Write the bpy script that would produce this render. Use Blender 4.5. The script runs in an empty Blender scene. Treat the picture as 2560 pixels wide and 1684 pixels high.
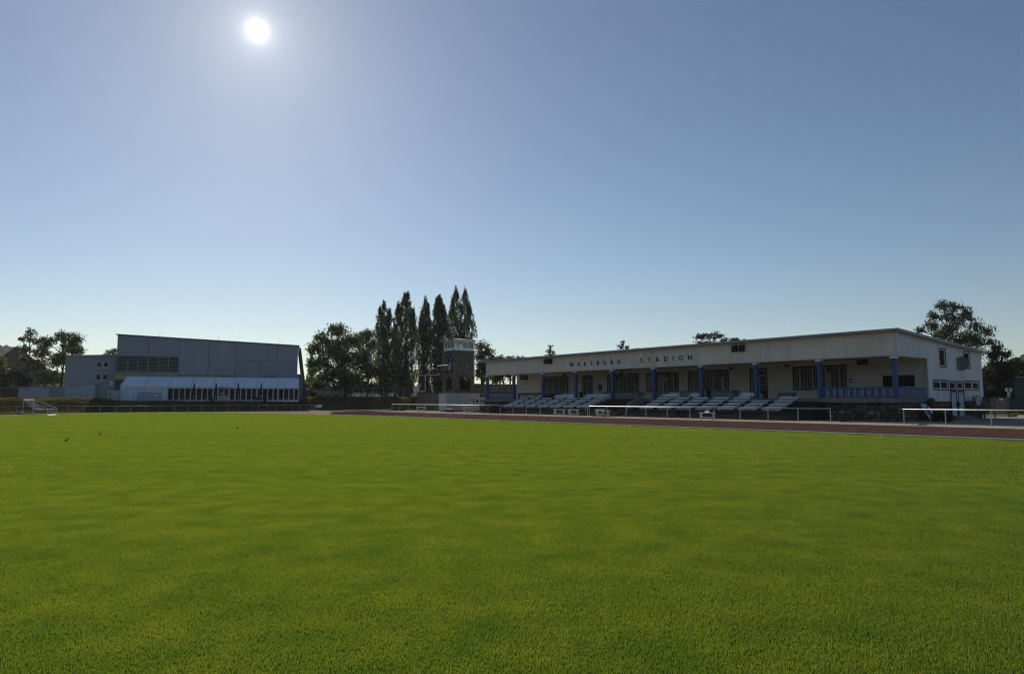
import bpy, math, random
from mathutils import Vector, Matrix
R = math.radians
scene = bpy.context.scene
col = scene.collection
random.seed(7)

# ------------------------------------------------------------------ camera
CAM_H = 1.75
cam_d = bpy.data.cameras.new('camera')
cam = bpy.data.objects.new('camera', cam_d)
col.objects.link(cam)
cam_d.sensor_width = 36.0
cam_d.lens = 36.0 * 1700.0 / 2560.0
cam_d.clip_start = 0.05
cam_d.clip_end = 9000.0
cam.location = (0, 0, CAM_H)
cam.rotation_euler = (R(90) + math.atan(158.0 / 1700.0), 0, 0)
scene.camera = cam

# ------------------------------------------------------------------ sky and sun
SUN_EL = R(27.8)
SUN_AZ = R(-21.44)                      # measured from +Y, clockwise positive
sun_dir = Vector((math.sin(SUN_AZ) * math.cos(SUN_EL), math.cos(SUN_AZ) * math.cos(SUN_EL), math.sin(SUN_EL)))
world = bpy.data.worlds.new('World')
scene.world = world
world.use_nodes = True
wn, wl = world.node_tree.nodes, world.node_tree.links
wn.clear()
w_out = wn.new('ShaderNodeOutputWorld')
w_bg = wn.new('ShaderNodeBackground')
w_bg.inputs['Strength'].default_value = SKY_STRENGTH = 0.069
w_sky = wn.new('ShaderNodeTexSky')
w_sky.sky_type = 'NISHITA'
w_sky.sun_disc = False
w_sky.sun_elevation = SUN_EL
w_sky.sun_rotation = SUN_AZ
w_sky.altitude = 200.0
w_sky.air_density = 1.0
w_sky.dust_density = 0.15
w_sky.ozone_density = 1.0
# the sun itself, dazzling, with the bright air close round it
w_tc = wn.new('ShaderNodeTexCoord')
w_dot = wn.new('ShaderNodeVectorMath'); w_dot.operation = 'DOT_PRODUCT'
w_dot.inputs[1].default_value = sun_dir
wl.new(w_tc.outputs['Generated'], w_dot.inputs[0])
w_ac = wn.new('ShaderNodeMath'); w_ac.operation = 'ARCCOSINE'; w_ac.use_clamp = False
wl.new(w_dot.outputs['Value'], w_ac.inputs[0])
def w_exp(deg, amp):
    d = wn.new('ShaderNodeMath'); d.operation = 'DIVIDE'; d.inputs[1].default_value = -R(deg)
    wl.new(w_ac.outputs[0], d.inputs[0])
    e = wn.new('ShaderNodeMath'); e.operation = 'EXPONENT'; wl.new(d.outputs[0], e.inputs[0])
    m = wn.new('ShaderNodeMath'); m.operation = 'MULTIPLY'; m.inputs[1].default_value = amp
    wl.new(e.outputs[0], m.inputs[0])
    return m.outputs[0]
def w_add(a, b):
    m = wn.new('ShaderNodeMath'); m.operation = 'ADD'; wl.new(a, m.inputs[0]); wl.new(b, m.inputs[1]); return m.outputs[0]
w_disc = w_exp(0.31, 3.6)
w_halo = w_add(w_add(w_disc, w_exp(2.0, 0.38)), w_exp(11.0, 0.12))
w_bg2 = wn.new('ShaderNodeBackground')
w_bg2.inputs['Color'].default_value = (1.0, 0.955, 0.87, 1)
wl.new(w_halo, w_bg2.inputs['Strength'])
w_sum = wn.new('ShaderNodeAddShader')
w_tint = wn.new('ShaderNodeMixRGB'); w_tint.blend_type = 'MULTIPLY'; w_tint.inputs['Fac'].default_value = 1.0
w_tint.inputs['Color2'].default_value = (0.93, 0.99, 1.05, 1)
wl.new(w_sky.outputs['Color'], w_tint.inputs['Color1'])
wl.new(w_tint.outputs['Color'], w_bg.inputs['Color'])
wl.new(w_bg.outputs[0], w_sum.inputs[0]); wl.new(w_bg2.outputs[0], w_sum.inputs[1])
wl.new(w_sum.outputs[0], w_out.inputs['Surface'])

sun_d = bpy.data.lights.new('sun', 'SUN')
sun_d.energy = 5.0
sun_d.angle = R(0.53)
sun_d.color = (1.0, 0.93, 0.82)
sun = bpy.data.objects.new('sun', sun_d)
col.objects.link(sun)
sun.location = sun_dir * 400
sun.rotation_euler = sun_dir.to_track_quat('Z', 'Y').to_euler()

vs = scene.view_settings
vs.view_transform = 'Standard'
vs.look = 'None'
vs.gamma = 1.0
vs.use_curve_mapping = False
vs.exposure = 0.0
scene.cycles.use_denoising = True
scene.cycles.denoising_input_passes = 'RGB_ALBEDO_NORMAL'
scene.cycles.denoising_prefilter = 'FAST'
scene.cycles.max_bounces = 8
scene.cycles.transparent_max_bounces = 16
scene.cycles.sample_clamp_indirect = 4.0
scene.cycles.filter_width = 1.25

# ------------------------------------------------------------------ frames of reference
# stand frame: s runs along the grandstand (away from the camera), t runs from the pitch towards it
AS = R(37.709)
DX, DY = -math.sin(AS), math.cos(AS)
NX, NY = math.cos(AS), math.sin(AS)
ROT_S = math.atan2(-DY, -DX)            # local x = -s, local y = t
# hall frame: u along the hall front, e into the depth
AH = R(18.2)
UX, UY = math.cos(AH), math.sin(AH)
EX, EY = -math.sin(AH), math.cos(AH)

def ST(s, t, z=0.0):
    return Vector((s * DX + t * NX, s * DY + t * NY, z))
def UE(u, e, z=0.0):
    return Vector((u * UX + e * EX, u * UY + e * EY, z))
_p = math.atan(158.0 / 1700.0)
def at(px, py, y):
    """point seen at photograph pixel (px, py) at depth y: used while laying out the far trees"""
    du, dv = px - 1280.0, 842.0 - py
    rx, ry, rz = du, 1700.0 * math.cos(_p) - dv * math.sin(_p), dv * math.cos(_p) + 1700.0 * math.sin(_p)
    k = y / ry
    return Vector((rx * k, y, rz * k + CAM_H))

# ------------------------------------------------------------------ mesh helpers
class MB:
    def __init__(self):
        self.v, self.f, self.m = [], [], []
    def face(self, pts, mi=0):
        n = len(self.v)
        self.v += [tuple(p) for p in pts]
        self.f.append(tuple(range(n, n + len(pts)))); self.m.append(mi)
    def box(self, x0, x1, y0, y1, z0, z1, mi=0):
        if x0 > x1: x0, x1 = x1, x0
        if y0 > y1: y0, y1 = y1, y0
        n = len(self.v)
        self.v += [(x0, y0, z0), (x1, y0, z0), (x1, y1, z0), (x0, y1, z0), (x0, y0, z1), (x1, y0, z1), (x1, y1, z1), (x0, y1, z1)]
        for q in ((0, 3, 2, 1), (4, 5, 6, 7), (0, 1, 5, 4), (1, 2, 6, 5), (2, 3, 7, 6), (3, 0, 4, 7)):
            self.f.append(tuple(n + i for i in q)); self.m.append(mi)
    def hexa(self, a, mi=0):
        """eight corners, bottom ring then top ring"""
        n = len(self.v)
        self.v += [tuple(p) for p in a]
        for q in ((0, 3, 2, 1), (4, 5, 6, 7), (0, 1, 5, 4), (1, 2, 6, 5), (2, 3, 7, 6), (3, 0, 4, 7)):
            self.f.append(tuple(n + i for i in q)); self.m.append(mi)
    def tube(self, p, q, r, n=8, r2=None, mi=0, cap=True):
        p, q = Vector(p), Vector(q)
        r2 = r if r2 is None else r2
        d = (q - p)
        if d.length < 1e-6: return
        d.normalize()
        a = d.orthogonal().normalized(); b = d.cross(a)
        k = len(self.v)
        for c, rr in ((p, r), (q, r2)):
            for i in range(n):
                w = 2 * math.pi * i / n
                self.v.append(tuple(c + a * (rr * math.cos(w)) + b * (rr * math.sin(w))))
        for i in range(n):
            j = (i + 1) % n
            self.f.append((k + i, k + j, k + n + j, k + n + i)); self.m.append(mi)
        if cap:
            self.f.append(tuple(k + i for i in reversed(range(n)))); self.m.append(mi)
            self.f.append(tuple(k + n + i for i in range(n))); self.m.append(mi)
    def bar(self, p, q, w, h, mi=0):
        """rectangular bar from p to q, w wide sideways and h high"""
        p, q = Vector(p), Vector(q)
        d = (q - p).normalized()
        up = Vector((0, 0, 1)) if abs(d.z) < 0.95 else Vector((0, 1, 0))
        a = d.cross(up).normalized() * (w / 2); b = a.cross(d).normalized() * (h / 2)
        self.hexa([p - a - b, p + a - b, q + a - b, q - a - b, p - a + b, p + a + b, q + a + b, q - a + b], mi)
    def build(self, name, mats, parent=None, smooth=False, kind=None):
        me = bpy.data.meshes.new(name)
        me.from_pydata(self.v, [], self.f)
        if not isinstance(mats, (list, tuple)): mats = [mats]
        for m in mats: me.materials.append(m)
        if len(mats) > 1: me.polygons.foreach_set('material_index', self.m)
        if smooth: me.polygons.foreach_set('use_smooth', [True] * len(me.polygons))
        me.update()
        o = bpy.data.objects.new(name, me)
        col.objects.link(o)
        if parent is not None: o.parent = parent
        if kind: o['kind'] = kind
        return o
def tag(o, label, cat, group=None):
    o['label'] = label; o['category'] = cat
    if group: o['group'] = group
    return o
def thing(name, label, cat, loc=(0, 0, 0), rotz=0.0, group=None):
    o = bpy.data.objects.new(name, None)
    o.empty_display_size = 0.3
    col.objects.link(o)
    o.location = loc; o.rotation_euler = (0, 0, rotz)
    return tag(o, label, cat, group)
def share(name, src, parent, loc=(0, 0, 0), rotz=0.0, scale=None):
    """another object with the same mesh data"""
    o = bpy.data.objects.new(name, src.data)
    col.objects.link(o)
    o.parent = parent; o.location = loc; o.rotation_euler = (0, 0, rotz)
    if scale: o.scale = scale
    return o
def copy_tree(o, parent=None):
    c = o.copy(); col.objects.link(c); c.parent = parent
    for ch in list(o.children): copy_tree(ch, c)
    return c
def structure(o):
    o['kind'] = 'structure'; return o

# ------------------------------------------------------------------ materials
def pmat(name, rgb, rough=0.75, var=0.12, scale=1.5, bump=0.0, bscale=30.0, metal=0.0, spec=0.3, rgb2=None, detail=4.0, streak=1.0, rand=0.0, bdist=0.02):
    """principled surface whose colour wanders a little with world position"""
    m = bpy.data.materials.new(name); m.use_nodes = True
    n, l = m.node_tree.nodes, m.node_tree.links
    b = n['Principled BSDF']
    b.inputs['Roughness'].default_value = rough
    b.inputs['Metallic'].default_value = metal
    b.inputs['Specular IOR Level'].default_value = spec
    g = n.new('ShaderNodeNewGeometry')
    mp = n.new('ShaderNodeMapping'); mp.inputs['Scale'].default_value = (1, 1, streak)
    l.new(g.outputs['Position'], mp.inputs['Vector'])
    t = n.new('ShaderNodeTexNoise'); t.inputs['Scale'].default_value = scale; t.inputs['Detail'].default_value = detail
    t.inputs['Roughness'].default_value = 0.62
    l.new(mp.outputs[0], t.inputs['Vector'])
    r = n.new('ShaderNodeMapRange'); r.inputs['From Min'].default_value = 0.28; r.inputs['From Max'].default_value = 0.72
    l.new(t.outputs['Fac'], r.inputs['Value'])
    mx = n.new('ShaderNodeMixRGB')
    c2 = rgb2 if rgb2 else tuple(min(1.0, c * (1 + var)) for c in rgb)
    c1 = rgb if rgb2 else tuple(c * (1 - var) for c in rgb)
    mx.inputs['Color1'].default_value = (*c1, 1); mx.inputs['Color2'].default_value = (*c2, 1)
    l.new(r.outputs[0], mx.inputs['Fac'])
    out = mx.outputs['Color']
    if rand:
        oi = n.new('ShaderNodeObjectInfo')
        rr = n.new('ShaderNodeMapRange'); rr.inputs['To Min'].default_value = 1 - rand; rr.inputs['To Max'].default_value = 1 + rand
        l.new(oi.outputs['Random'], rr.inputs['Value'])
        hm = n.new('ShaderNodeHueSaturation'); l.new(rr.outputs[0], hm.inputs['Value']); l.new(out, hm.inputs['Color'])
        out = hm.outputs['Color']
    l.new(out, b.inputs['Base Color'])
    if bump:
        t2 = n.new('ShaderNodeTexNoise'); t2.inputs['Scale'].default_value = bscale; t2.inputs['Detail'].default_value = 5
        l.new(mp.outputs[0], t2.inputs['Vector'])
        bp = n.new('ShaderNodeBump'); bp.inputs['Strength'].default_value = bump; bp.inputs['Distance'].default_value = bdist
        l.new(t2.outputs['Fac'], bp.inputs['Height']); l.new(bp.outputs[0], b.inputs['Normal'])
    return m
def glassmat(name, tint=(0.9, 0.95, 0.95), rough=0.02):
    m = bpy.data.materials.new(name); m.use_nodes = True
    n, l = m.node_tree.nodes, m.node_tree.links
    n.remove(n['Principled BSDF'])
    o = n['Material Output']
    tr = n.new('ShaderNodeBsdfTransparent'); tr.inputs['Color'].default_value = (*tint, 1)
    gl = n.new('ShaderNodeBsdfGlossy'); gl.inputs['Roughness'].default_value = rough
    fr = n.new('ShaderNodeFresnel'); fr.inputs['IOR'].default_value = 1.5
    mx = n.new('ShaderNodeMixShader')
    l.new(fr.outputs[0], mx.inputs[0]); l.new(tr.outputs[0], mx.inputs[1]); l.new(gl.outputs[0], mx.inputs[2])
    l.new(mx.outputs[0], o.inputs['Surface'])
    return m
def leafmat(name, c1, c2, trans, tmix=0.4, scale=0.5, rough=0.5, spec=0.12):
    m = bpy.data.materials.new(name); m.use_nodes = True
    n, l = m.node_tree.nodes, m.node_tree.links
    b = n['Principled BSDF']; o = n['Material Output']
    g = n.new('ShaderNodeNewGeometry')
    t = n.new('ShaderNodeTexNoise'); t.inputs['Scale'].default_value = scale; t.inputs['Detail'].default_value = 3
    l.new(g.outputs['Position'], t.inputs['Vector'])
    r = n.new('ShaderNodeMapRange'); r.inputs['From Min'].default_value = 0.3; r.inputs['From Max'].default_value = 0.7
    l.new(t.outputs['Fac'], r.inputs['Value'])
    ad = n.new('ShaderNodeMath'); ad.operation = 'MULTIPLY_ADD'; ad.inputs[1].default_value = 0.6; 
    l.new(g.outputs['Random Per Island'], ad.inputs[0]); 
    hf = n.new('ShaderNodeMath'); hf.operation = 'MULTIPLY'; hf.inputs[1].default_value = 0.5
    l.new(r.outputs[0], hf.inputs[0]); l.new(hf.outputs[0], ad.inputs[2])
    mx = n.new('ShaderNodeMixRGB'); mx.inputs['Color1'].default_value = (*c1, 1); mx.inputs['Color2'].default_value = (*c2, 1)
    l.new(ad.outputs[0], mx.inputs['Fac'])
    l.new(mx.outputs[0], b.inputs['Base Color'])
    b.inputs['Roughness'].default_value = rough; b.inputs['Specular IOR Level'].default_value = spec
    tl = n.new('ShaderNodeBsdfTranslucent')
    mc = n.new('ShaderNodeMixRGB'); mc.blend_type = 'MULTIPLY'; mc.inputs['Fac'].default_value = 1.0
    l.new(mx.outputs[0], mc.inputs['Color1']); mc.inputs['Color2'].default_value = (*trans, 1)
    l.new(mc.outputs[0], tl.inputs['Color'])
    ms = n.new('ShaderNodeMixShader'); ms.inputs[0].default_value = tmix
    l.new(b.outputs[0], ms.inputs[1]); l.new(tl.outputs[0], ms.inputs[2]); l.new(ms.outputs[0], o.inputs['Surface'])
    return m

M = {}
M['white_wood'] = pmat('white_wood', (0.52, 0.50, 0.46), 0.7, 0.14, 0.7, 0.25, 25, streak=0.15)
M['fascia_wood'] = pmat('fascia_wood', (0.80, 0.735, 0.62), 0.75, 0.13, 1.3, 0.25, 25, streak=0.10)
M['siding_wood'] = pmat('siding_wood', (0.74, 0.725, 0.70), 0.75, 0.16, 1.3, 0.25, 25, streak=0.10)
M['cream_wall'] = pmat('cream_wall', (0.64, 0.59, 0.49), 0.85, 0.12, 0.6, 0.15, 14)
M['grey_wall'] = pmat('grey_wall', (0.50, 0.50, 0.48), 0.85, 0.10, 0.7, 0.15, 14)
M['blue_paint'] = pmat('blue_paint', (0.042, 0.084, 0.205), 0.5, 0.18, 1.3, 0.1, 30, spec=0.4)
M['blue_dark'] = pmat('blue_dark', (0.04, 0.05, 0.085), 0.55, 0.2, 1.3)
M['white_paint'] = pmat('white_paint', (0.80, 0.80, 0.78), 0.55, 0.08, 1.0)
M['bench_paint'] = pmat('bench_paint', (0.84, 0.86, 0.90), 0.28, 0.10, 1.2, 0.05, 40, spec=0.6)
M['casing_brown'] = pmat('casing_brown', (0.055, 0.045, 0.04), 0.6, 0.2, 2)
M['sash_paint'] = pmat('sash_paint', (0.42, 0.39, 0.31), 0.6, 0.12, 2)
M['curtain'] = pmat('curtain', (0.75, 0.77, 0.8), 0.9, 0.06, 3)
M['roof_metal'] = pmat('roof_metal', (0.30, 0.315, 0.335), 0.55, 0.12, 0.4, spec=0.4)
M['soffit'] = pmat('soffit', (0.48, 0.44, 0.36), 0.8, 0.12, 1)
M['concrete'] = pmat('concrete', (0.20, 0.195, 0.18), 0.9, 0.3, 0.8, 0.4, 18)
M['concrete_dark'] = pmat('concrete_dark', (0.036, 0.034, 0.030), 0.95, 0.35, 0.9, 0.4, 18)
M['tile_grey'] = pmat('tile_grey', (0.30, 0.31, 0.31), 0.6, 0.15, 2.5)
M['galv'] = pmat('galv', (0.46, 0.46, 0.45), 0.42, 0.18, 2.5, metal=0.35, spec=0.5)
M['steel_dark'] = pmat('steel_dark', (0.07, 0.07, 0.075), 0.5, 0.2, 2, metal=0.4)
M['black'] = pmat('black', (0.012, 0.012, 0.012), 0.6, 0.2, 2)
M['letter_dark'] = pmat('letter_dark', (0.035, 0.037, 0.045), 0.5, 0.1, 2)
M['stone'] = pmat('stone', (0.075, 0.062, 0.045), 0.95, 0.35, 2.2, 0.5, 9, rand=0.5, rgb2=(0.19, 0.155, 0.115))
M['mortar'] = pmat('mortar', (0.055, 0.048, 0.038), 0.98, 0.3, 3)
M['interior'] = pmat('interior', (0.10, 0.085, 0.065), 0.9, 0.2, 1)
M['hall_panel'] = pmat('hall_panel', (0.315, 0.325, 0.35), 0.55, 0.06, 0.25, spec=0.35)
M['hall_panel2'] = pmat('hall_panel2', (0.28, 0.29, 0.32), 0.55, 0.10, 0.4, spec=0.35)
M['hall_wing'] = pmat('hall_wing', (0.34, 0.34, 0.355), 0.75, 0.08, 0.3)
M['hall_blue'] = pmat('hall_blue', (0.045, 0.07, 0.15), 0.6, 0.1, 0.4)
M['hall_yellow'] = pmat('hall_yellow', (0.48, 0.44, 0.08), 0.65, 0.12, 0.4)
M['louvre'] = pmat('louvre', (0.24, 0.225, 0.175), 0.5, 0.15, 2, metal=0.3)
M['tent_pvc'] = pmat('tent_pvc', (0.72, 0.79, 0.88), 0.45, 0.06, 0.5, spec=0.45)
M['tent_wall'] = pmat('tent_wall', (0.70, 0.73, 0.79), 0.5, 0.06, 0.6)
M['alu'] = pmat('alu', (0.50, 0.53, 0.58), 0.45, 0.08, 2, metal=0.3)
M['container_white'] = pmat('container_white', (0.44, 0.47, 0.50), 0.6, 0.14, 0.7)
M['container_grey'] = pmat('container_grey', (0.27, 0.30, 0.34), 0.6, 0.16, 0.7)
M['kiosk_white'] = pmat('kiosk_white', (0.50, 0.49, 0.46), 0.6, 0.12, 0.7, streak=0.3)
M['roller'] = pmat('roller', (0.45, 0.49, 0.54), 0.55, 0.08, 1.0)
M['parasol'] = pmat('parasol', (0.045, 0.022, 0.02), 0.9, 0.2, 3)
M['fence_wood'] = pmat('fence_wood', (0.075, 0.062, 0.045), 0.9, 0.3, 1.2, streak=0.2)
M['house_brown'] = pmat('house_brown', (0.17, 0.125, 0.09), 0.9, 0.15, 0.3)
M['roof_tile'] = pmat('roof_tile', (0.16, 0.085, 0.055), 0.85, 0.25, 1.0)
M['bark'] = pmat('bark', (0.07, 0.055, 0.04), 0.95, 0.35, 3, 0.5, 12, streak=0.3)
M['bark_birch'] = pmat('bark_birch', (0.13, 0.12, 0.105), 0.9, 0.5, 3, streak=2.0)
M['glass'] = glassmat('glass')
M['glass_dark'] = glassmat('glass_dark', (0.55, 0.6, 0.6))
M['net'] = pmat('net', (0.62, 0.62, 0.60), 0.8, 0.05, 2)
M['lamp_glass'] = pmat('lamp_glass', (0.80, 0.82, 0.84), 0.4, 0.03, 2)
M['brick_pink'] = pmat('brick_pink', (0.42, 0.26, 0.20), 0.85, 0.15, 1.5)
M['green_house'] = pmat('green_house', (0.10, 0.115, 0.10), 0.85, 0.12, 0.6)
M['rubber'] = pmat('rubber', (0.02, 0.02, 0.02), 0.8, 0.2, 3)
M['banner'] = pmat('banner', (0.70, 0.70, 0.70), 0.6, 0.05, 2)
M['navy'] = pmat('navy', (0.03, 0.04, 0.12), 0.5, 0.1, 2)
M['bird'] = pmat('bird', (0.02, 0.019, 0.018), 0.7, 0.2, 8)
M['door_blue'] = pmat('door_blue', (0.05, 0.08, 0.25), 0.55, 0.1, 2)
M['brown_board'] = pmat('brown_board', (0.07, 0.03, 0.025), 0.7, 0.2, 2)
M['poplar'] = leafmat('poplar', (0.050, 0.070, 0.034), (0.105, 0.130, 0.068), (1.15, 1.25, 0.55), 0.45, spec=0.35)
M['leaf'] = leafmat('leaf', (0.048, 0.068, 0.028), (0.105, 0.130, 0.056), (1.15, 1.3, 0.5), 0.45)
M['leaf_light'] = leafmat('leaf_light', (0.06, 0.095, 0.022), (0.12, 0.16, 0.04), (1.1, 1.25, 0.35), 0.45)
M['leaf_dark'] = leafmat('leaf_dark', (0.032, 0.041, 0.021), (0.070, 0.080, 0.040), (1.0, 1.1, 0.5), 0.35)
M['leaf_birch'] = leafmat('leaf_birch', (0.045, 0.052, 0.030), (0.10, 0.105, 0.06), (1.0, 1.1, 0.5), 0.36)
M['conifer'] = leafmat('conifer', (0.018, 0.030, 0.018), (0.035, 0.05, 0.03), (1, 1.1, 0.6), 0.15)

def groundmat(name, c1, c2, c3, s1=0.12, s2=1.7, rough=0.95, bump=0.5):
    m = bpy.data.materials.new(name); m.use_nodes = True
    n, l = m.node_tree.nodes, m.node_tree.links
    b = n['Principled BSDF']; b.inputs['Roughness'].default_value = rough; b.inputs['Specular IOR Level'].default_value = 0.0
    g = n.new('ShaderNodeNewGeometry')
    def noise(sc, d=5):
        t = n.new('ShaderNodeTexNoise'); t.inputs['Scale'].default_value = sc; t.inputs['Detail'].default_value = d
        l.new(g.outputs['Position'], t.inputs['Vector'])
        r = n.new('ShaderNodeMapRange'); r.inputs['From Min'].default_value = 0.35; r.inputs['From Max'].default_value = 0.65
        l.new(t.outputs['Fac'], r.inputs['Value']); return r.outputs[0]
    m1 = n.new('ShaderNodeMixRGB'); m1.inputs['Color1'].default_value = (*c1, 1); m1.inputs['Color2'].default_value = (*c2, 1)
    l.new(noise(s1), m1.inputs['Fac'])
    m2 = n.new('ShaderNodeMixRGB'); m2.inputs['Color2'].default_value = (*c3, 1); l.new(m1.outputs[0], m2.inputs['Color1'])
    k = n.new('ShaderNodeMath'); k.operation = 'MULTIPLY'; k.inputs[1].default_value = 0.6; l.new(noise(s2), k.inputs[0]); l.new(k.outputs[0], m2.inputs['Fac'])
    l.new(m2.outputs[0], b.inputs['Base Color'])
    bp = n.new('ShaderNodeBump'); bp.inputs['Strength'].default_value = bump; bp.inputs['Distance'].default_value = 0.05
    l.new(noise(9, 6), bp.inputs['Height']); l.new(bp.outputs[0], b.inputs['Normal'])
    return m
M['bank'] = groundmat('bank', (0.055, 0.052, 0.024), (0.085, 0.078, 0.038), (0.036, 0.040, 0.018), 0.25, 1.4)
M['soil'] = groundmat('soil', (0.045, 0.06, 0.012), (0.06, 0.085, 0.016), (0.07, 0.07, 0.025), 0.15, 1.2)
M['track_red'] = groundmat('track_red', (0.060, 0.029, 0.025), (0.076, 0.036, 0.031), (0.050, 0.025, 0.022), 0.12, 1.5, 0.85, 0.15)
M['pale_path'] = groundmat('pale_path', (0.24, 0.19, 0.165), (0.29, 0.235, 0.20), (0.20, 0.155, 0.135), 0.2, 1.1, 0.95, 0.2)
M['paving'] = groundmat('paving', (0.30, 0.275, 0.23), (0.36, 0.33, 0.275), (0.23, 0.21, 0.175), 0.3, 1.6, 0.95, 0.3)
M['line'] = pmat('line', (0.36, 0.29, 0.26), 0.9, 0.25, 1.5)
M['kerb'] = pmat('kerb', (0.74, 0.72, 0.70), 0.7, 0.12, 1.2)
M['hill'] = groundmat('hill', (0.012, 0.022, 0.013), (0.020, 0.031, 0.017), (0.008, 0.015, 0.010), 0.02, 0.12)

def bladesmat():
    m = bpy.data.materials.new('grass_blade'); m.use_nodes = True
    n, l = m.node_tree.nodes, m.node_tree.links
    b = n['Principled BSDF']; o = n['Material Output']
    g = n.new('ShaderNodeNewGeometry')
    def noise(sc, lo, hi, d=4):
        t = n.new('ShaderNodeTexNoise'); t.inputs['Scale'].default_value = sc; t.inputs['Detail'].default_value = d
        l.new(g.outputs['Position'], t.inputs['Vector'])
        r = n.new('ShaderNodeMapRange'); r.inputs['From Min'].default_value = lo; r.inputs['From Max'].default_value = hi
        l.new(t.outputs['Fac'], r.inputs['Value']); return r.outputs[0]
    mx = n.new('ShaderNodeMixRGB'); mx.inputs['Color1'].default_value = (0.066, 0.114, 0.018, 1); mx.inputs['Color2'].default_value = (0.124, 0.160, 0.025, 1)
    l.new(noise(1.6, 0.30, 0.70, 8), mx.inputs['Fac'])
    m2 = n.new('ShaderNodeMixRGB'); m2.blend_type = 'MULTIPLY'; m2.inputs['Color2'].default_value = (0.84, 0.92, 0.95, 1); l.new(mx.outputs[0], m2.inputs['Color1'])
    mpg = n.new('ShaderNodeMapping'); mpg.inputs['Rotation'].default_value = (0, 0, -(R(90) + AS)); mpg.inputs['Scale'].default_value = (0.05, 0.42, 1)
    l.new(g.outputs['Position'], mpg.inputs['Vector'])
    tm = n.new('ShaderNodeTexNoise'); tm.inputs['Scale'].default_value = 1.0; tm.inputs['Detail'].default_value = 4
    l.new(mpg.outputs[0], tm.inputs['Vector'])
    rm = n.new('ShaderNodeMapRange'); rm.inputs['From Min'].default_value = 0.36; rm.inputs['From Max'].default_value = 0.64
    l.new(tm.outputs['Fac'], rm.inputs['Value']); l.new(rm.outputs[0], m2.inputs['Fac'])
    m3 = n.new('ShaderNodeMixRGB'); m3.inputs['Color2'].default_value = (0.15, 0.135, 0.045, 1); l.new(m2.outputs[0], m3.inputs['Color1'])
    rp = n.new('ShaderNodeMapRange'); rp.inputs['From Min'].default_value = 0.90; rp.inputs['From Max'].default_value = 1.0; rp.inputs['To Max'].default_value = 0.7
    l.new(g.outputs['Random Per Island'], rp.inputs['Value']); l.new(rp.outputs[0], m3.inputs['Fac'])
    l.new(m3.outputs[0], b.inputs['Base Color'])
    b.inputs['Roughness'].default_value = 0.42; b.inputs['Specular IOR Level'].default_value = 0.3
    tl = n.new('ShaderNodeBsdfTranslucent')
    mc = n.new('ShaderNodeMixRGB'); mc.blend_type = 'MULTIPLY'; mc.inputs['Fac'].default_value = 1.0; mc.inputs['Color2'].default_value = (2.1, 1.95, 0.9, 1)
    l.new(m3.outputs[0], mc.inputs['Color1']); l.new(mc.outputs[0], tl.inputs['Color'])
    ms = n.new('ShaderNodeMixShader'); ms.inputs[0].default_value = 0.58
    l.new(b.outputs[0], ms.inputs[1]); l.new(tl.outputs[0], ms.inputs[2]); l.new(ms.outputs[0], o.inputs['Surface'])
    return m
M['blade'] = bladesmat()

# ------------------------------------------------------------------ ground
TOE = [(-400, -260), (-140, 22), (-95, 68), (-70, 90.8), (-56, 101.6), (-44, 111), (-40.5, 113.7), (-36, 117.6), (-31, 119.5), (-22, 119.5), (-15.5, 121.0), (-6, 127), (14, 143), (60, 176), (400, 420)]
def smooth(a, b, x):
    t = min(1.0, max(0.0, (x - a) / (b - a))); return t * t * (3 - 2 * t)
def toe_dist(x, y):
    best, sign = 1e9, -1
    for (ax, ay), (bx, by) in zip(TOE, TOE[1:]):
        dx, dy = bx - ax, by - ay
        k = max(0.0, min(1.0, ((x - ax) * dx + (y - ay) * dy) / (dx * dx + dy * dy)))
        d = math.hypot(x - ax - k * dx, y - ay - k * dy)
        if d < best:
            best = d; sign = 1 if dx * (y - ay) - dy * (x - ax) > 0 else -1
    return best * sign
def ground_z(x, y):
    d = toe_dist(x, y)
    if d <= 0: return 0.0
    u = x * UX + y * UY
    top = 1.92 + (1.46 - 1.92) * smooth(-28.5, -24.0, u) + (2.25 - 1.46) * smooth(0.0, 4.5, u)
    h = top * smooth(0, 6.2, d)
    h += 0.10 * math.sin(x * 0.9 + y * 0.35) * math.sin(y * 0.7 - x * 0.2) * smooth(1, 5, d) * (1 - smooth(9, 14, d))
    return h
def axis(lo, hi, step, far_lo, far_hi):
    a = [lo + i * step for i in range(int((hi - lo) / step) + 1)]
    g = step
    b = a[-1]
    while b < far_hi: g *= 1.35; b += g; a.append(b)
    g = step; b = a[0]; pre = []
    while b > far_lo: g *= 1.35; b -= g; pre.append(b)
    return pre[::-1] + a
gx = axis(-130, 60, 1.6, -1600, 1600); gy = axis(60, 190, 1.6, -1600, 1600)
mb = MB()
mb.v = [(x, y, ground_z(x, y)) for y in gy for x in gx]
w_ = len(gx)
mb.f = [(j * w_ + i, j * w_ + i + 1, (j + 1) * w_ + i + 1, (j + 1) * w_ + i) for j in range(len(gy) - 1) for i in range(w_ - 1)]
mb.m = [0] * len(mb.f)
structure(mb.build('ground', M['bank'], smooth=True))

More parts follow.
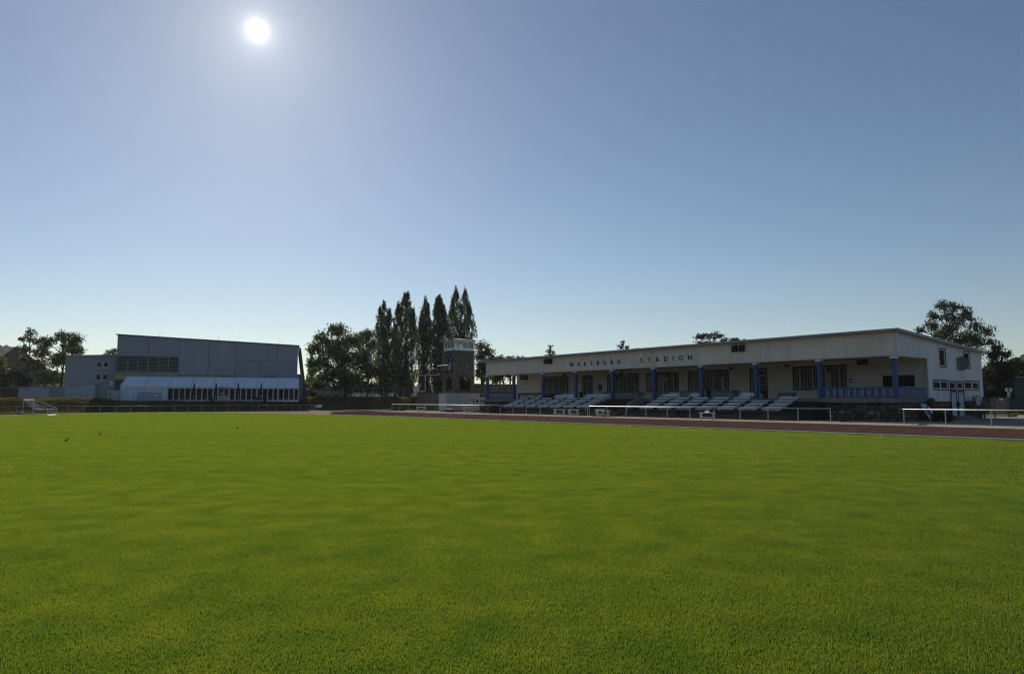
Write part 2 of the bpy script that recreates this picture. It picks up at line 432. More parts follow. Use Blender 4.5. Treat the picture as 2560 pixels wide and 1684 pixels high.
EDGE = [(-80, 36.9), (10, 35.8), (33, 35.1), (58.7, 34.45), (72, 33.4), (80, 31.8), (90, 29.9), (96, 28.2), (101, 26), (104.5, 22.5), (106.8, 17), (107.3, 12.5), (104.5, 8.8), (98, 5.3), (91, 0.6), (84, -5), (70, -18), (40, -45), (-80, -75)]
def densify(pts, step):
    out = []
    for a, b in zip(pts, pts[1:]):
        n = max(1, int(math.dist(a, b) / step))
        out += [(a[0] + (b[0] - a[0]) * i / n, a[1] + (b[1] - a[1]) * i / n) for i in range(n)]
    return out + [pts[-1]]
def chaikin(pts, it=2):
    for _ in range(it):
        q = [pts[0]]
        for a, b in zip(pts, pts[1:]):
            q += [(0.75 * a[0] + 0.25 * b[0], 0.75 * a[1] + 0.25 * b[1]), (0.25 * a[0] + 0.75 * b[0], 0.25 * a[1] + 0.75 * b[1])]
        pts = q + [pts[-1]]
    return pts
EDGE_S = chaikin(EDGE, 2)
def edge_t(s):
    for (s0, t0), (s1, t1) in zip(EDGE_S, EDGE_S[1:]):
        if s0 <= s <= s1: return t0 + (t1 - t0) * (s - s0) / max(1e-6, s1 - s0)
    return EDGE_S[0][1]
def sheet(name, pts, z, mat):
    m_ = MB(); m_.face([ST(s, t, z) for s, t in pts]); return structure(m_.build(name, mat))
def strip(name, inner, outer, z, mat):
    m_ = MB()
    for (a, b), (c, d) in zip(zip(inner, outer), zip(inner[1:], outer[1:])):
        m_.face([ST(*a, z), ST(*c, z), ST(*d, z), ST(*b, z)])
    return structure(m_.build(name, mat))
sheet('lawn', EDGE_S[::-1], 0.020, M['soil'])
sheet('pavement', [(-80, 49.6), (-80, 98), (24.0, 98), (104, 70), (104.5, 47.0), (92, 46.6)], 0.004, M['paving'])
red_in = [(s, edge_t(s) - 0.03) for s in range(-80, 80, 3)]
red_out = [(s, 50.4 - 0.027 * max(0, s)) for s in range(-80, 80, 3)]
red = red_in + [(79.5, 33.0), (84, 35.6), (91, 38.4), (98, 41.2), (99.5, 44.5), (99, 47.6)] + red_out[::-1]
sheet('running_track', red[::-1], 0.012, M['track_red'])
pale = [(78, 33.5), (80, 31.6), (90, 29.8), (96, 28.1), (101, 25.9), (104.4, 22.4), (106.7, 17), (107.2, 12.5), (104.4, 8.9), (98, 5.4), (91, 0.7), (84, -4.9), (70, -17.9)]
outer_ = [(73, -20), (88, -7), (96, -2), (103, 3.5), (110, 8), (114.3, 14), (114.6, 20), (114.4, 28), (113.5, 34), (113.5, 41), (114.5, 46.5), (106, 53), (99, 48.2)]
sheet('gravel_path', (pale + outer_)[::-1], 0.008, M['pale_path'])
# white kerb on the inside of the track and the faint lane lines
kb = MB()
ks = [s for s in range(-80, 81, 2)]
for a, b in zip(ks, ks[1:]):
    for s0, s1 in ((a, b - 0.015),):
        t0, t1 = edge_t(s0), edge_t(s1)
        A, B = [ST(s0, t0 + 0.0, 0.0), ST(s1, t1 + 0.0, 0.0)], [ST(s0, t0 + 0.13, 0.0), ST(s1, t1 + 0.13, 0.0)]
        up = Vector((0, 0, 0.065))
        kb.hexa([A[0], B[0], B[1], A[1], A[0] + up, B[0] + up, B[1] + up, A[1] + up])
structure(kb.build('track_kerb', M['kerb']))
for k in range(1, 9):
    m_ = MB()
    for a, b in zip(ks, ks[1:]):
        if b > 76: break
        m_.face([ST(a, edge_t(a) + 1.55 * k, 0.016), ST(a, edge_t(a) + 1.55 * k + 0.06, 0.016), ST(b, edge_t(b) + 1.55 * k + 0.06, 0.016), ST(b, edge_t(b) + 1.55 * k, 0.016)])
    structure(m_.build('lane_line', M['line']))

# ------------------------------------------------------------------ grass blades on the lawn
import numpy as np
poly = [ST(s, t) for s, t in EDGE_S]
px_ = np.array([p.x for p in poly]); py_ = np.array([p.y for p in poly])
def inside(x, y):
    c = np.zeros(len(x), bool)
    j = len(px_) - 1
    for i in range(len(px_)):
        cond = ((py_[i] > y) != (py_[j] > y)) & (x < (px_[j] - px_[i]) * (y - py_[i]) / (py_[j] - py_[i] + 1e-12) + px_[i])
        c ^= cond; j = i
    return c
def grass_tile(name, size, n, wid, hmin, hmax, seed):
    g = np.random.default_rng(seed)
    x = g.uniform(-size / 2, size / 2, n); y = g.uniform(-size / 2, size / 2, n)
    # tufts: pull some roots together
    cx = g.uniform(-size / 2, size / 2, n // 9); cy = g.uniform(-size / 2, size / 2, n // 9)
    k = g.integers(0, n // 9, n); pull = (g.random(n) < 0.30) * g.uniform(0.5, 1.0, n)
    spread = 0.035 * size ** 0.35
    x = np.where(pull > 0, cx[k] + g.normal(0, spread, n), x); y = np.where(pull > 0, cy[k] + g.normal(0, spread, n), y)
    h = g.uniform(hmin, hmax, n) * (1 + 0.35 * np.sin(cx[k] * 40) * (pull > 0))
    a = g.uniform(0, 2 * np.pi, n); lean = g.uniform(0.05, 0.5, n) * h; b = g.uniform(0, 2 * np.pi, n)
    w = wid * g.uniform(0.7, 1.2, n) / 2
    dx, dy = np.cos(a) * w, np.sin(a) * w
    lx, ly = np.cos(b) * lean, np.sin(b) * lean
    V = np.stack([
        np.stack([x - dx, y - dy, np.zeros(n)], 1), np.stack([x + dx, y + dy, np.zeros(n)], 1),
        np.stack([x + lx * 0.35 + dx * 0.8, y + ly * 0.35 + dy * 0.8, h * 0.6], 1), np.stack([x + lx * 0.35 - dx * 0.8, y + ly * 0.35 - dy * 0.8, h * 0.6], 1),
        np.stack([x + lx, y + ly, h], 1)], 1).reshape(-1, 3)
    i5 = np.arange(n) * 5
    quads = np.stack([i5, i5 + 1, i5 + 2, i5 + 3], 1); tris = np.stack([i5 + 3, i5 + 2, i5 + 4], 1)
    me = bpy.data.meshes.new(name)
    me.from_pydata(V.tolist(), [], quads.tolist() + tris.tolist())
    me.materials.append(M['blade'])
    return bpy.data.objects.new(name, me)          # kept out of the scene: only the lawn instances it
near_tiles = [grass_tile('grass_tuft_patch', 1.0, 18000, 0.0032, 0.012, 0.027, 11 + i) for i in range(4)]
far_tiles = [grass_tile('grass_sward_patch', 4.0, 46000, 0.010, 0.014, 0.032, 31 + i) for i in range(2)]
NEAR_R = 20.0
rng = np.random.default_rng(5)
nx_, ny_ = np.meshgrid(np.arange(-25.5, 26, 1.0), np.arange(-1.5, 26, 1.0)); nx_, ny_ = nx_.ravel(), ny_.ravel()
keep = ny_ > np.abs(nx_) * 0.7 - 4
cell = np.hypot(np.floor((nx_ + 2) / 4) * 4, np.floor((ny_ + 2) / 4) * 4) < NEAR_R
keep &= cell
near_pts = np.stack([nx_[keep], ny_[keep]], 1)
fx_, fy_ = np.meshgrid(np.arange(-100, 101, 4.0), np.arange(0, 121, 4.0)); fx_, fy_ = fx_.ravel(), fy_.ravel()
keep = (np.hypot(fx_, fy_) >= NEAR_R) & (fy_ > np.abs(fx_) * 0.7 - 6)
fx_, fy_ = fx_[keep], fy_[keep]
ok = np.ones(len(fx_), bool)
for ox in (-2.2, 0, 2.2):
    for oy in (-2.2, 0, 2.2): ok &= inside(fx_ + ox, fy_ + oy)
far_pts = np.stack([fx_[ok], fy_[ok]], 1)
# finer patches along the rim of the lawn, where a big patch would reach over the track
rim = []
for x, y in zip(fx_[~ok], fy_[~ok]):
    for ox in (-1.5, -0.5, 0.5, 1.5):
        for oy in (-1.5, -0.5, 0.5, 1.5): rim.append((x + ox, y + oy))
rim = np.array(rim)
okr = np.ones(len(rim), bool)
for ox in (-0.5, 0.5):
    for oy in (-0.5, 0.5): okr &= inside(rim[:, 0] + ox, rim[:, 1] + oy)
rim = rim[okr]
rim_tiles = [grass_tile('grass_rim_patch', 1.0, 2900, 0.010, 0.014, 0.032, 51)]
pts = np.concatenate([near_pts, far_pts, rim])
kind_ = np.array([0] * len(near_pts) + [1] * len(far_pts) + [2] * len(rim))
me = bpy.data.meshes.new('lawn_grass')
me.from_pydata([(x, y, 0.02) for x, y in pts], [], [])
at_ = me.attributes.new('patch', 'INT', 'POINT'); at_.data.foreach_set('value', kind_.astype(np.int32))
at_ = me.attributes.new('turn', 'FLOAT', 'POINT'); at_.data.foreach_set('value', (rng.integers(0, 4, len(pts)) * (np.pi / 2)).astype(np.float32))
at_ = me.attributes.new('pick', 'INT', 'POINT'); at_.data.foreach_set('value', rng.integers(0, 6, len(pts)).astype(np.int32))
me.materials.append(M['blade'])
lawn_grass = bpy.data.objects.new('lawn_grass', me); col.objects.link(lawn_grass)
lawn_grass['kind'] = 'stuff'; tag(lawn_grass, 'short mown green grass blades covering the whole pitch', 'grass')
ng = bpy.data.node_groups.new('lawn_grass', 'GeometryNodeTree')
ng.interface.new_socket('Geometry', in_out='INPUT', socket_type='NodeSocketGeometry'); ng.interface.new_socket('Geometry', in_out='OUTPUT', socket_type='NodeSocketGeometry')
gi = ng.nodes.new('NodeGroupInput'); go = ng.nodes.new('NodeGroupOutput'); join = ng.nodes.new('GeometryNodeJoinGeometry')
def attr(name, t):
    a = ng.nodes.new('GeometryNodeInputNamedAttribute'); a.data_type = t; a.inputs['Name'].default_value = name; return a.outputs['Attribute']
for k, tiles in enumerate((near_tiles, far_tiles, rim_tiles)):
    iop = ng.nodes.new('GeometryNodeInstanceOnPoints')
    iop.inputs['Pick Instance'].default_value = True
    cmp_ = ng.nodes.new('FunctionNodeCompare'); cmp_.data_type = 'INT'; cmp_.operation = 'EQUAL'
    ins = [i for i in cmp_.inputs if i.type == 'INT']
    ng.links.new(attr('patch', 'INT'), ins[0]); ins[1].default_value = k
    ng.links.new(gi.outputs[0], iop.inputs['Points']); ng.links.new(cmp_.outputs[0], iop.inputs['Selection'])
    js = ng.nodes.new('GeometryNodeJoinGeometry')
    for tl in tiles:
        oi = ng.nodes.new('GeometryNodeObjectInfo'); oi.inputs['Object'].default_value = tl; oi.inputs['As Instance'].default_value = True
        ng.links.new(oi.outputs['Geometry'], js.inputs[0])
    ng.links.new(js.outputs[0], iop.inputs['Instance'])
    ng.links.new(attr('pick', 'INT'), iop.inputs['Instance Index'])
    cb = ng.nodes.new('ShaderNodeCombineXYZ'); ng.links.new(attr('turn', 'FLOAT'), cb.inputs['Z'])
    ng.links.new(cb.outputs[0], iop.inputs['Rotation'])
    ng.links.new(iop.outputs[0], join.inputs[0])
ng.links.new(join.outputs[0], go.inputs[0])
mod = lawn_grass.modifiers.new('grass', 'NODES'); mod.node_group = ng

# ================================================================== the grandstand
S0, T0 = 54.5, 66.0
def L(s, t, z):            # stand coordinates -> coordinates of the grandstand's own frame
    return (-(s - S0), t - T0, z)
class SB(MB):
    """mesh builder that takes boxes in stand coordinates"""
    def sbox(self, s0, s1, t0, t1, z0, z1, mi=0, o=(S0, T0)):
        self.box(-(s0 - o[0]), -(s1 - o[0]), t0 - o[1], t1 - o[1], z0, z1, mi)
stand = thing('grandstand', 'long timber grandstand with blue columns and dark lettering on its fascia', 'grandstand', ST(S0, T0, 0), ROT_S)
SL, SR = 84.6, 25.2                     # far and near end
TF, TW, TB = 60.0, 66.3, 79.1           # fascia, back wall of the loggia, rear wall
ZD = 1.92                               # deck
def roof_z(t): return 7.66 + (t - 59.4) * (6.55 - 7.66) / (79.55 - 59.4)

# deck, tiers and steps in front
b = SB()
b.sbox(SL, SR + 0.02, TF - 0.35, TB, 1.62, ZD)
b.build('deck', M['concrete'], stand)
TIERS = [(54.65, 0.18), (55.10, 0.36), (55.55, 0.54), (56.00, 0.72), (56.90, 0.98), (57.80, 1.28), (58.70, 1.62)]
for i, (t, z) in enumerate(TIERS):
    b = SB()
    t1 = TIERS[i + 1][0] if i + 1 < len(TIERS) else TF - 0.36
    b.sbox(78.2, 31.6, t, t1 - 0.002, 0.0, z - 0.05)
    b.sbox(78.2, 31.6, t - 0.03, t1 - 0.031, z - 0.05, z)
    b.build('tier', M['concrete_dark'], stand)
# stairway steps between the two handrails
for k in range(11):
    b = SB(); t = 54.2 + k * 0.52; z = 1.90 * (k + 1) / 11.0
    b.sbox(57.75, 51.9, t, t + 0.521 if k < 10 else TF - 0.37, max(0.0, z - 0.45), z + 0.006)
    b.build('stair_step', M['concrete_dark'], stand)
# podium walls at both ends (rubble stone faced)
core = SB()
core.sbox(31.5, SR + 0.12, TF - 0.05, TB - 0.1, 0.0, 1.60)
core.sbox(SL - 0.1, 78.3, TF - 0.05, TB - 0.1, 0.0, 1.60)
core.sbox(78.28, 31.52, TF - 0.3, TB - 0.1, 0.0, 1.60)
core.build('plinth', M['mortar'], stand)
def rubble_mesh(w, h, d, seed):
    """one irregular rough stone, centred, about w x h, d deep"""
    r = random.Random(seed)
    m_ = MB(); n = 7
    ring = []
    for i in range(n):
        a = 2 * math.pi * i / n + r.uniform(-0.25, 0.25)
        ca, sa = math.cos(a), math.sin(a)
        k = 1.0 / max(abs(ca), abs(sa)) ** 0.75
        ring.append((ca * w / 2 * k * r.uniform(0.86, 1.0), sa * h / 2 * k * r.uniform(0.86, 1.0)))
    back = [(x, 0.0, z) for x, z in ring]; mid = [(x * 0.97, -d * 0.55, z * 0.97) for x, z in ring]; front = [(x * 0.78, -d * r.uniform(0.85, 1.1), z * 0.78) for x, z in ring]
    m_.v = back + mid + front + [(r.uniform(-0.05, 0.05) * w, -d * 1.12, 0)]
    for i in range(n):
        j = (i + 1) % n
        m_.f += [(i, j, n + j, n + i), (n + i, n + j, 2 * n + j, 2 * n + i), (2 * n + i, 2 * n + j, 3 * n)]
    m_.m = [0] * len(m_.f)
    return m_
stone_src = []
for i in range(6):
    me_o = rubble_mesh(1, 1, 0.07, 100 + i)
    me_ = bpy.data.meshes.new('stone'); me_.from_pydata(me_o.v, [], me_o.f); me_.materials.append(M['stone']); stone_src.append(me_)
def stone_courses(width, z0, z1, rnd, wmin=0.22, wmax=0.8, hmin=0.17, hmax=0.4):
    out = []; z = z0
    while z < z1 - 0.1:
        h = min(rnd.uniform(hmin, hmax), z1 - z)
        if z1 - z - h < 0.12: h = z1 - z
        x = 0.0
        while x < width - 0.05:
            w = min(rnd.uniform(wmin, wmax), width - x)
            if width - x - w < 0.15: w = width - x
            out.append((x + w / 2, z + h / 2, w, h)); x += w
        z += h
    return out
rnd = random.Random(3)
def stones_front(parent, sa, sb, t, z0, z1):     # facing the pitch
    for x, z, w, h in stone_courses(abs(sa - sb), z0, z1, rnd):
        o = bpy.data.objects.new('stone', rnd.choice(stone_src)); col.objects.link(o); o.parent = parent
        o.location = L(sa - x, t, z); o.scale = (w * 1.0, rnd.uniform(0.6, 1.5), h * rnd.uniform(0.85, 1.12)); o.rotation_euler = (0, rnd.uniform(-0.12, 0.12), 0)
def stones_end(parent, ta, tb, s, z0, z1):       # facing the near end
    for x, z, w, h in stone_courses(abs(tb - ta), z0, z1, rnd):
        o = bpy.data.objects.new('stone', rnd.choice(stone_src)); col.objects.link(o); o.parent = parent
        o.location = L(s, ta + x, z); o.rotation_euler = (0, rnd.uniform(-0.12, 0.12), R(90)); o.scale = (w, rnd.uniform(0.6, 1.5), h * rnd.uniform(0.85, 1.12))
stones_front(stand, 31.5, SR + 0.12, TF - 0.05, 0.0, 1.60)
stones_end(stand, TF, 70.6, SR + 0.12, 0.0, 1.58)
stones_front(stand, SL - 0.1, 78.3, TF - 0.05, 0.0, 1.60)
stones_end(stand, 74.2, TB - 0.1, SR + 0.12, 0.0, 1.62)

# columns with white caps
cm = MB(); cm.box(-0.175, 0.175, -0.175, 0.175, 0, 3.36)
cap = MB(); cap.box(-0.26, 0.26, -0.26, 0.26, 3.34, 3.60)
for i in range(10):
    s = 84.05 - i * 6.505
    if i == 0: c0 = cm.build('column', M['blue_paint'], stand); c = c0
    else: c = share('column', c0, stand)
    c.location = L(s, 60.3, ZD)
    if i == 0: k0 = cap.build('capital', M['white_paint'], c)
    else: share('capital', k0, c)

# fascia of tongue-and-groove boards (too narrow to pick apart), with battens top and bottom
def boards_front(s0, s1, t, z0, zt, pitch, name, mat):
    m_ = SB(); s = s0; r_ = random.Random(5)
    while s > s1 + 0.01:
        e = max(s1, s - pitch)
        j = r_.uniform(0.0, 0.007)
        m_.sbox(s - 0.022, e + 0.022, t - 0.045 - j, t, z0 + r_.uniform(0, 0.02), zt)
        s = e
    m_.sbox(s0, s1, t + 0.0005, t + 0.05, z0 + 0.02, zt)
    return m_.build(name, mat, stand, kind='stuff')
boards_front(83.95, SR, TF, 5.52, 7.52, 0.15, 'fascia_boards', M['fascia_wood'])
b = SB(); b.sbox(83.98, SR - 0.02, TF - 0.05, TF + 0.06, 5.44, 5.515); b.build('fascia_batten', M['white_wood'], stand)
b = SB(); b.sbox(84.0, SR + 0.05, TF + 0.08, TF + 0.42, 5.52, 5.80); b.build('edge_beam', M['soffit'], stand)

# roof: one monopitch slab falling to the back, fascia board, rafters
def slab(s0, s1, t0, t1, dz0, dz1):
    c = []
    for dz in (dz0, dz1):
        c += [L(s0, t0, roof_z(t0) + dz), L(s1, t0, roof_z(t0) + dz), L(s1, t1, roof_z(t1) + dz), L(s0, t1, roof_z(t1) + dz)]
    return c
m_ = MB(); m_.hexa(slab(85.0, 24.75, 59.35, 79.6, -0.07, 0.03)); roof = m_.build('roof', M['roof_metal'], stand)
m_ = MB()
m_.hexa(slab(85.0, 24.75, 59.30, 59.345, -0.17, 0.035)); m_.build('gutter_board', M['roof_metal'], roof)
for sv in (24.745, 85.05): m_ = MB(); m_.hexa(slab(sv, sv - 0.045, 59.30, 79.62, -0.20, 0.045)); m_.build('verge_board', M['roof_metal'], roof)
for k in range(66):
    s = 84.3 - k * 0.905
    m_ = MB(); m_.hexa(slab(s + 0.04, s - 0.04, 59.42, 60.9, -0.19, -0.072))
    if k == 0: r0 = m_.build('rafter', M['soffit'], roof)
    else: o = share('rafter', r0, roof); o.location = (k * 0.905, 0, 0)
m_ = MB(); m_.hexa([L(84.5, 60.06, 5.70), L(25.3, 60.06, 5.70), L(25.3, TW, 5.66), L(84.5, TW, 5.66), L(84.5, 60.06, 5.75), L(25.3, 60.06, 5.75), L(25.3, TW, 5.71), L(84.5, TW, 5.71)])
m_.build('loggia_ceiling', M['soffit'], stand)

# back wall of the loggia with real openings
OPEN = [(77.85, 72.60, 2.92, 5.08), (69.48, 67.70, ZD, 5.08), (64.65, 59.30, 2.92, 5.08), (57.75, 52.90, 2.92, 5.08), (51.30, 45.90, 2.92, 5.08), (43.0, 41.12, ZD, 5.08), (37.95, 32.62, 2.92, 5.08)]
b = SB(); edge = SL - 0.2
for s0, s1, z0, z1 in OPEN:
    b.sbox(edge, s0, TW, TW + 0.25, ZD, 5.66)
    b.sbox(s0, s1, TW, TW + 0.25, z1, 5.66)
    if z0 > ZD:
        if s0 == 57.75:
            b.sbox(s0, 56.16, TW, TW + 0.25, ZD, z0); b.sbox(54.36, s1, TW, TW + 0.25, ZD, z0)
        else: b.sbox(s0, s1, TW, TW + 0.25, ZD, z0)
    edge = s1
b.sbox(edge, SR + 0.1, TW, TW + 0.25, ZD, 5.66)
b.build('back_wall', M['cream_wall'], stand)
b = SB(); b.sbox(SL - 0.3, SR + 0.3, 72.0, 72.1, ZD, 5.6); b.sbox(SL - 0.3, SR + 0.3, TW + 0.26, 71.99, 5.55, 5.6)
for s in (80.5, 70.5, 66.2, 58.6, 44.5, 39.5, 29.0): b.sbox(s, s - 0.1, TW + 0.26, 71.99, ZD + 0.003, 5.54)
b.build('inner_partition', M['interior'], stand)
def sash_leaf(w, h, cols, rows, fr=0.09, bar=0.03):
    m_ = MB(); y0, y1 = -0.045, 0.0
    m_.box(0, w, y0, y1, 0, fr); m_.box(0, w, y0, y1, h - fr, h)
    m_.box(0, fr, y0, y1, fr, h - fr); m_.box(w - fr, w, y0, y1, fr, h - fr)
    for i in range(1, cols): x = fr + (w - 2 * fr) * i / cols; m_.box(x - bar / 2, x + bar / 2, y0 + 0.008, y1 - 0.004, fr, h - fr)
    for i in range(1, rows): z = fr + (h - 2 * fr) * i / rows; m_.box(fr, w - fr, y0 + 0.012, y1 - 0.008, z - bar / 2, z + bar / 2)
    return m_
def pane_mesh(w, h, fr=0.09):
    m_ = MB(); m_.box(fr - 0.01, w - fr + 0.01, -0.020, -0.014, fr - 0.01, h - fr + 0.01); return m_
def casing(s0, s1, z0, z1, name, wdt=0.12, sill=True):
    m_ = SB(); t0, t1 = TW - 0.05, TW + 0.10
    m_.sbox(s0 + wdt, s1 - wdt, t0, t1, z1 - 0.001, z1 + wdt); m_.sbox(s0 + wdt, s0, t0 + 0.002, t1, z0, z1 - 0.001); m_.sbox(s1, s1 - wdt, t0 + 0.002, t1, z0, z1 - 0.001)
    if sill: m_.sbox(s0 + wdt, s1 - wdt, t0 - 0.06, t1, z0 - 0.12, z0)
    return m_.build(name, M['casing_brown'], stand)
def curtain(parent, s, z0, z1, w0, w1):
    m_ = MB(); n = 8; t = TW + 0.16; top, bot = [], []
    for i in range(n + 1):
        f = i / n; dy = 0.03 * math.cos(i * math.pi)
        p = L(s, t, z1); q = L(s, t, z0)
        top.append((p[0] + f * w0, p[1] + dy, p[2])); bot.append((q[0] + f * w1, q[1] + dy, q[2]))
    for i in range(n): m_.face([bot[i], bot[i + 1], top[i + 1], top[i]])
    return m_.build('curtain', M['curtain'], parent, smooth=True)
leaf_a = leaf_p = None
def sash_pair(parent, s_left, width, z0, z1, cols=2, rows=3):
    """a two-leaf casement starting at s_left, seen from the pitch"""
    for q in range(2):
        w = width / 2
        o = sash_leaf(w - 0.01, z1 - z0, cols, rows).build('sash', M['sash_paint'], parent); o.location = L(s_left - q * w, TW + 0.06, z0)
        p = pane_mesh(w - 0.01, z1 - z0).build('pane', M['glass'], parent); p.location = o.location
def four_light(s0, s1, curt=()):
    w = casing(s0, s1, 2.92, 5.08, 'window')
    full = (s0 - s1)
    m = 0.13
    lw = (full - 3 * m) / 4
    for k in range(4):
        sl = s0 - k * (lw + m)
        sash_pair(w, sl - 0.02, lw - 0.04, 2.94, 5.06)
        if k:
            b_ = SB(); b_.sbox(sl + m, sl, TW - 0.03, TW + 0.10, 2.925, 5.075); b_.build('mullion', M['casing_brown'], w)
    for s, z1, w0, w1 in curt: curtain(w, s, 2.96, z1, w0, w1)
    return w
four_light(77.85, 72.60, [(77.5, 4.75, 0.15, 0.5), (76.1, 4.7, 0.12, 0.5), (74.8, 4.7, 0.14, 0.55)])
four_light(64.65, 59.30)
four_light(51.30, 45.90, [(47.0, 4.4, 0.35, 0.42)])
four_light(37.95, 32.62, [(34.6, 4.5, 0.42, 0.42)])
def door_unit(s0, s1, name='door'):
    d = casing(s0, s1, ZD, 5.08, name, sill=False)
    w = s0 - s1
    sl = s0 - 0.03
    for q in range(2):
        hw = (w - 0.06) / 2
        o = sash_leaf(hw - 0.01, 0.62, 3, 1, 0.07).build('transom', M['sash_paint'], d); o.location = L(sl - q * hw, TW + 0.06, 4.42)
        p = pane_mesh(hw - 0.01, 0.62, 0.07).build('pane', M['glass'], d); p.location = o.location
        lf = sash_leaf(hw - 0.01, 2.0, 3, 4, 0.11); lf.box(0.001, hw - 0.011, -0.044, -0.001, -0.44, -0.001)
        o = lf.build('door_leaf', M['sash_paint'], d); o.location = L(sl - q * hw, TW + 0.06, ZD + 0.46)
        p = pane_mesh(hw - 0.01, 2.0, 0.11).build('pane', M['glass'], d); p.location = o.location
    h = MB(); h.bar((0, -0.07, 0), (0.12, -0.07, 0), 0.03, 0.03); h.box(-0.01, 0.03, -0.075, -0.03, -0.07, 0.07)
    o = h.build('handle', M['steel_dark'], d); o.location = L(s0 - w / 2 - 0.03, TW + 0.03, ZD + 1.05)
    return d
door_unit(69.48, 67.70)
door_unit(56.10, 54.42)
door_unit(43.0, 41.12)
# side lights of the middle door
for s0, s1 in ((57.75, 56.35), (54.20, 52.90)):
    w = casing(s0, s1, 2.92, 5.08, 'window', 0.10)
    sash_pair(w, s0 - 0.02, s0 - s1 - 0.04, 2.94, 5.06)
# high ventilation windows
for s0, s1, z0, z1 in ((83.62, 81.61, 4.9, 5.6), (31.48, 30.44, 5.13, 5.60)):
    m_ = SB(); m_.sbox(s0, s1, TW - 0.05, TW - 0.005, z0, z1); w = m_.build('vent_window', M['casing_brown'], stand)
    m_ = SB(); n = 6
    for i in range(n):
        zz = z0 + 0.06 + (z1 - z0 - 0.12) * i / n; m_.sbox(s0 - 0.06, s1 + 0.06, TW - 0.075, TW - 0.052, zz, zz + 0.05)
    m_.build('louvre', M['steel_dark'], w)
# dark wall board with pinned notes, and the tiled counters below the windows
for s0, s1, z1, mat in ((64.7, 58.4, 2.80, 'tile_grey'), (51.9, 44.6, 2.86, 'tile_grey')):
    m_ = SB(); m_.sbox(s0, s1, 65.3, TW - 0.06, ZD + 0.002, z1 - 0.06); c = m_.build('counter', M[mat], stand)
    m_ = SB(); m_.sbox(s0 + 0.05, s1 - 0.05, 65.22, TW - 0.06, z1 - 0.06, z1); m_.build('counter_top', M['concrete'], c)
m_ = SB(); m_.sbox(84.2, 77.9, TW - 0.04, TW - 0.002, ZD + 0.002, 2.86); m_.build('dado', M['fence_wood'], stand)
m_ = SB(); m_.sbox(77.8, 73.7, TW - 0.04, TW - 0.002, ZD + 0.002, 2.76)
for k in range(20): m_.sbox(77.75 - k * 0.2, 77.65 - k * 0.2, TW - 0.06, TW - 0.04, ZD + 0.02, 2.74)
m_.build('dado', M['fence_wood'], stand)

# balustrades: solid blue rails with pierced uprights
def balustrade(p0, p1, z0, z1, n, parent):
    a, c = Vector(p0), Vector(p1)
    m_ = MB(); m_.bar(a + Vector((0, 0, z1 - 0.06)), c + Vector((0, 0, z1 - 0.06)), 0.12, 0.12); bal = m_.build('balustrade', M['blue_paint'], parent)
    m_ = MB(); m_.bar(a + Vector((0, 0, z0 + 0.05)), c + Vector((0, 0, z0 + 0.05)), 0.10, 0.10); m_.build('bottom_rail', M['blue_paint'], bal)
    d = (c - a); ln = d.length; d.normalize()
    n = max(3, round(ln / 0.62)); w = ln / n; src = {}
    def piece(key, x, half, th, mat):
        if key not in src:
            q = MB(); q.box(-half, half, -th, th, z0 + 0.101, z1 - 0.121); src[key] = o = q.build(key, M[mat], bal)
        else: o = share(key, src[key], bal)
        pc = a + d * x; o.location = (pc.x, pc.y, 0); o.rotation_euler = (0, 0, math.atan2(d.y, d.x))
    for i in range(n):
        piece('board', w * (i + 0.31), w * 0.27, 0.020, 'blue_paint')
        piece('pale_slat', w * (i + 0.66), w * 0.032, 0.028, 'white_wood')
        piece('pale_slat', w * (i + 0.90), w * 0.032, 0.028, 'white_wood')
        piece('narrow_board', w * (i + 0.78), w * 0.075, 0.020, 'blue_paint')
    return bal
balustrade(L(31.85, 60.3, 0), L(25.75, 60.3, 0), 1.98, 2.86, 22, stand)
balustrade(L(25.42, 60.55, 0), L(25.42, 65.9, 0), 1.98, 2.86, 14, stand)
balustrade(L(83.8, 60.3, 0), L(77.9, 60.3, 0), 1.98, 2.86, 18, stand)
balustrade(L(84.3, 60.55, 0), L(84.3, 65.9, 0), 1.98, 2.86, 14, stand)
m_ = SB(); m_.sbox(31.6, SR - 0.06, TF - 0.42, TF - 0.36, 1.55, ZD + 0.02); m_.build('deck_edge', M['concrete'], stand)
m_ = SB(); m_.sbox(SR + 0.0, SR - 0.06, TF - 0.35, 66.0, 1.58, ZD + 0.01); m_.build('deck_edge', M['concrete'], stand)

# near end wall: vertical boards following the roof pitch, with windows and two doors
def boards_end(ta, tb, s, zb, name, holes, side=1, pitch=0.15):
    m_ = SB(); t = ta; r_ = random.Random(9)
    while t < tb - 0.01:
        e = min(tb, t + pitch); zt = roof_z(e) - 0.10; j = r_.uniform(0, 0.007)
        spans = [(zb(t), zt)]
        for h0, h1, z0, z1 in holes:
            if e > h0 and t < h1:
                new = []
                for a, c in spans:
                    if z0 > a: new.append((a, min(c, z0)))
                    if z1 < c: new.append((max(a, z1), c))
                spans = [q for q in new if q[1] - q[0] > 0.02]
        for a, c in spans:
            m_.sbox(s, s - side * (0.042 + j), t + 0.022, e - 0.022, a, c)
            m_.sbox(s + side * 0.05, s, t, e, a, c)
        t = e
    return m_.build(name, M['siding_wood'], stand, kind='stuff')
UPW = [(68.85, 70.1, 4.85, 6.4), (74.6, 75.95, 4.9, 6.35)]
LOW = [(67.1, 70.3, 2.76, 3.48), (74.5, 77.95, 2.82, 3.52)]
DRS = [(70.85, 72.25, 0.3, 3.52), (72.55, 74.05, 0.3, 3.52)]
boards_end(TF, 66.06, SR, lambda t: 5.50, 'gable_boards', [])
boards_end(66.07, TB, SR, lambda t: 1.66, 'gable_boards', UPW + LOW + DRS)
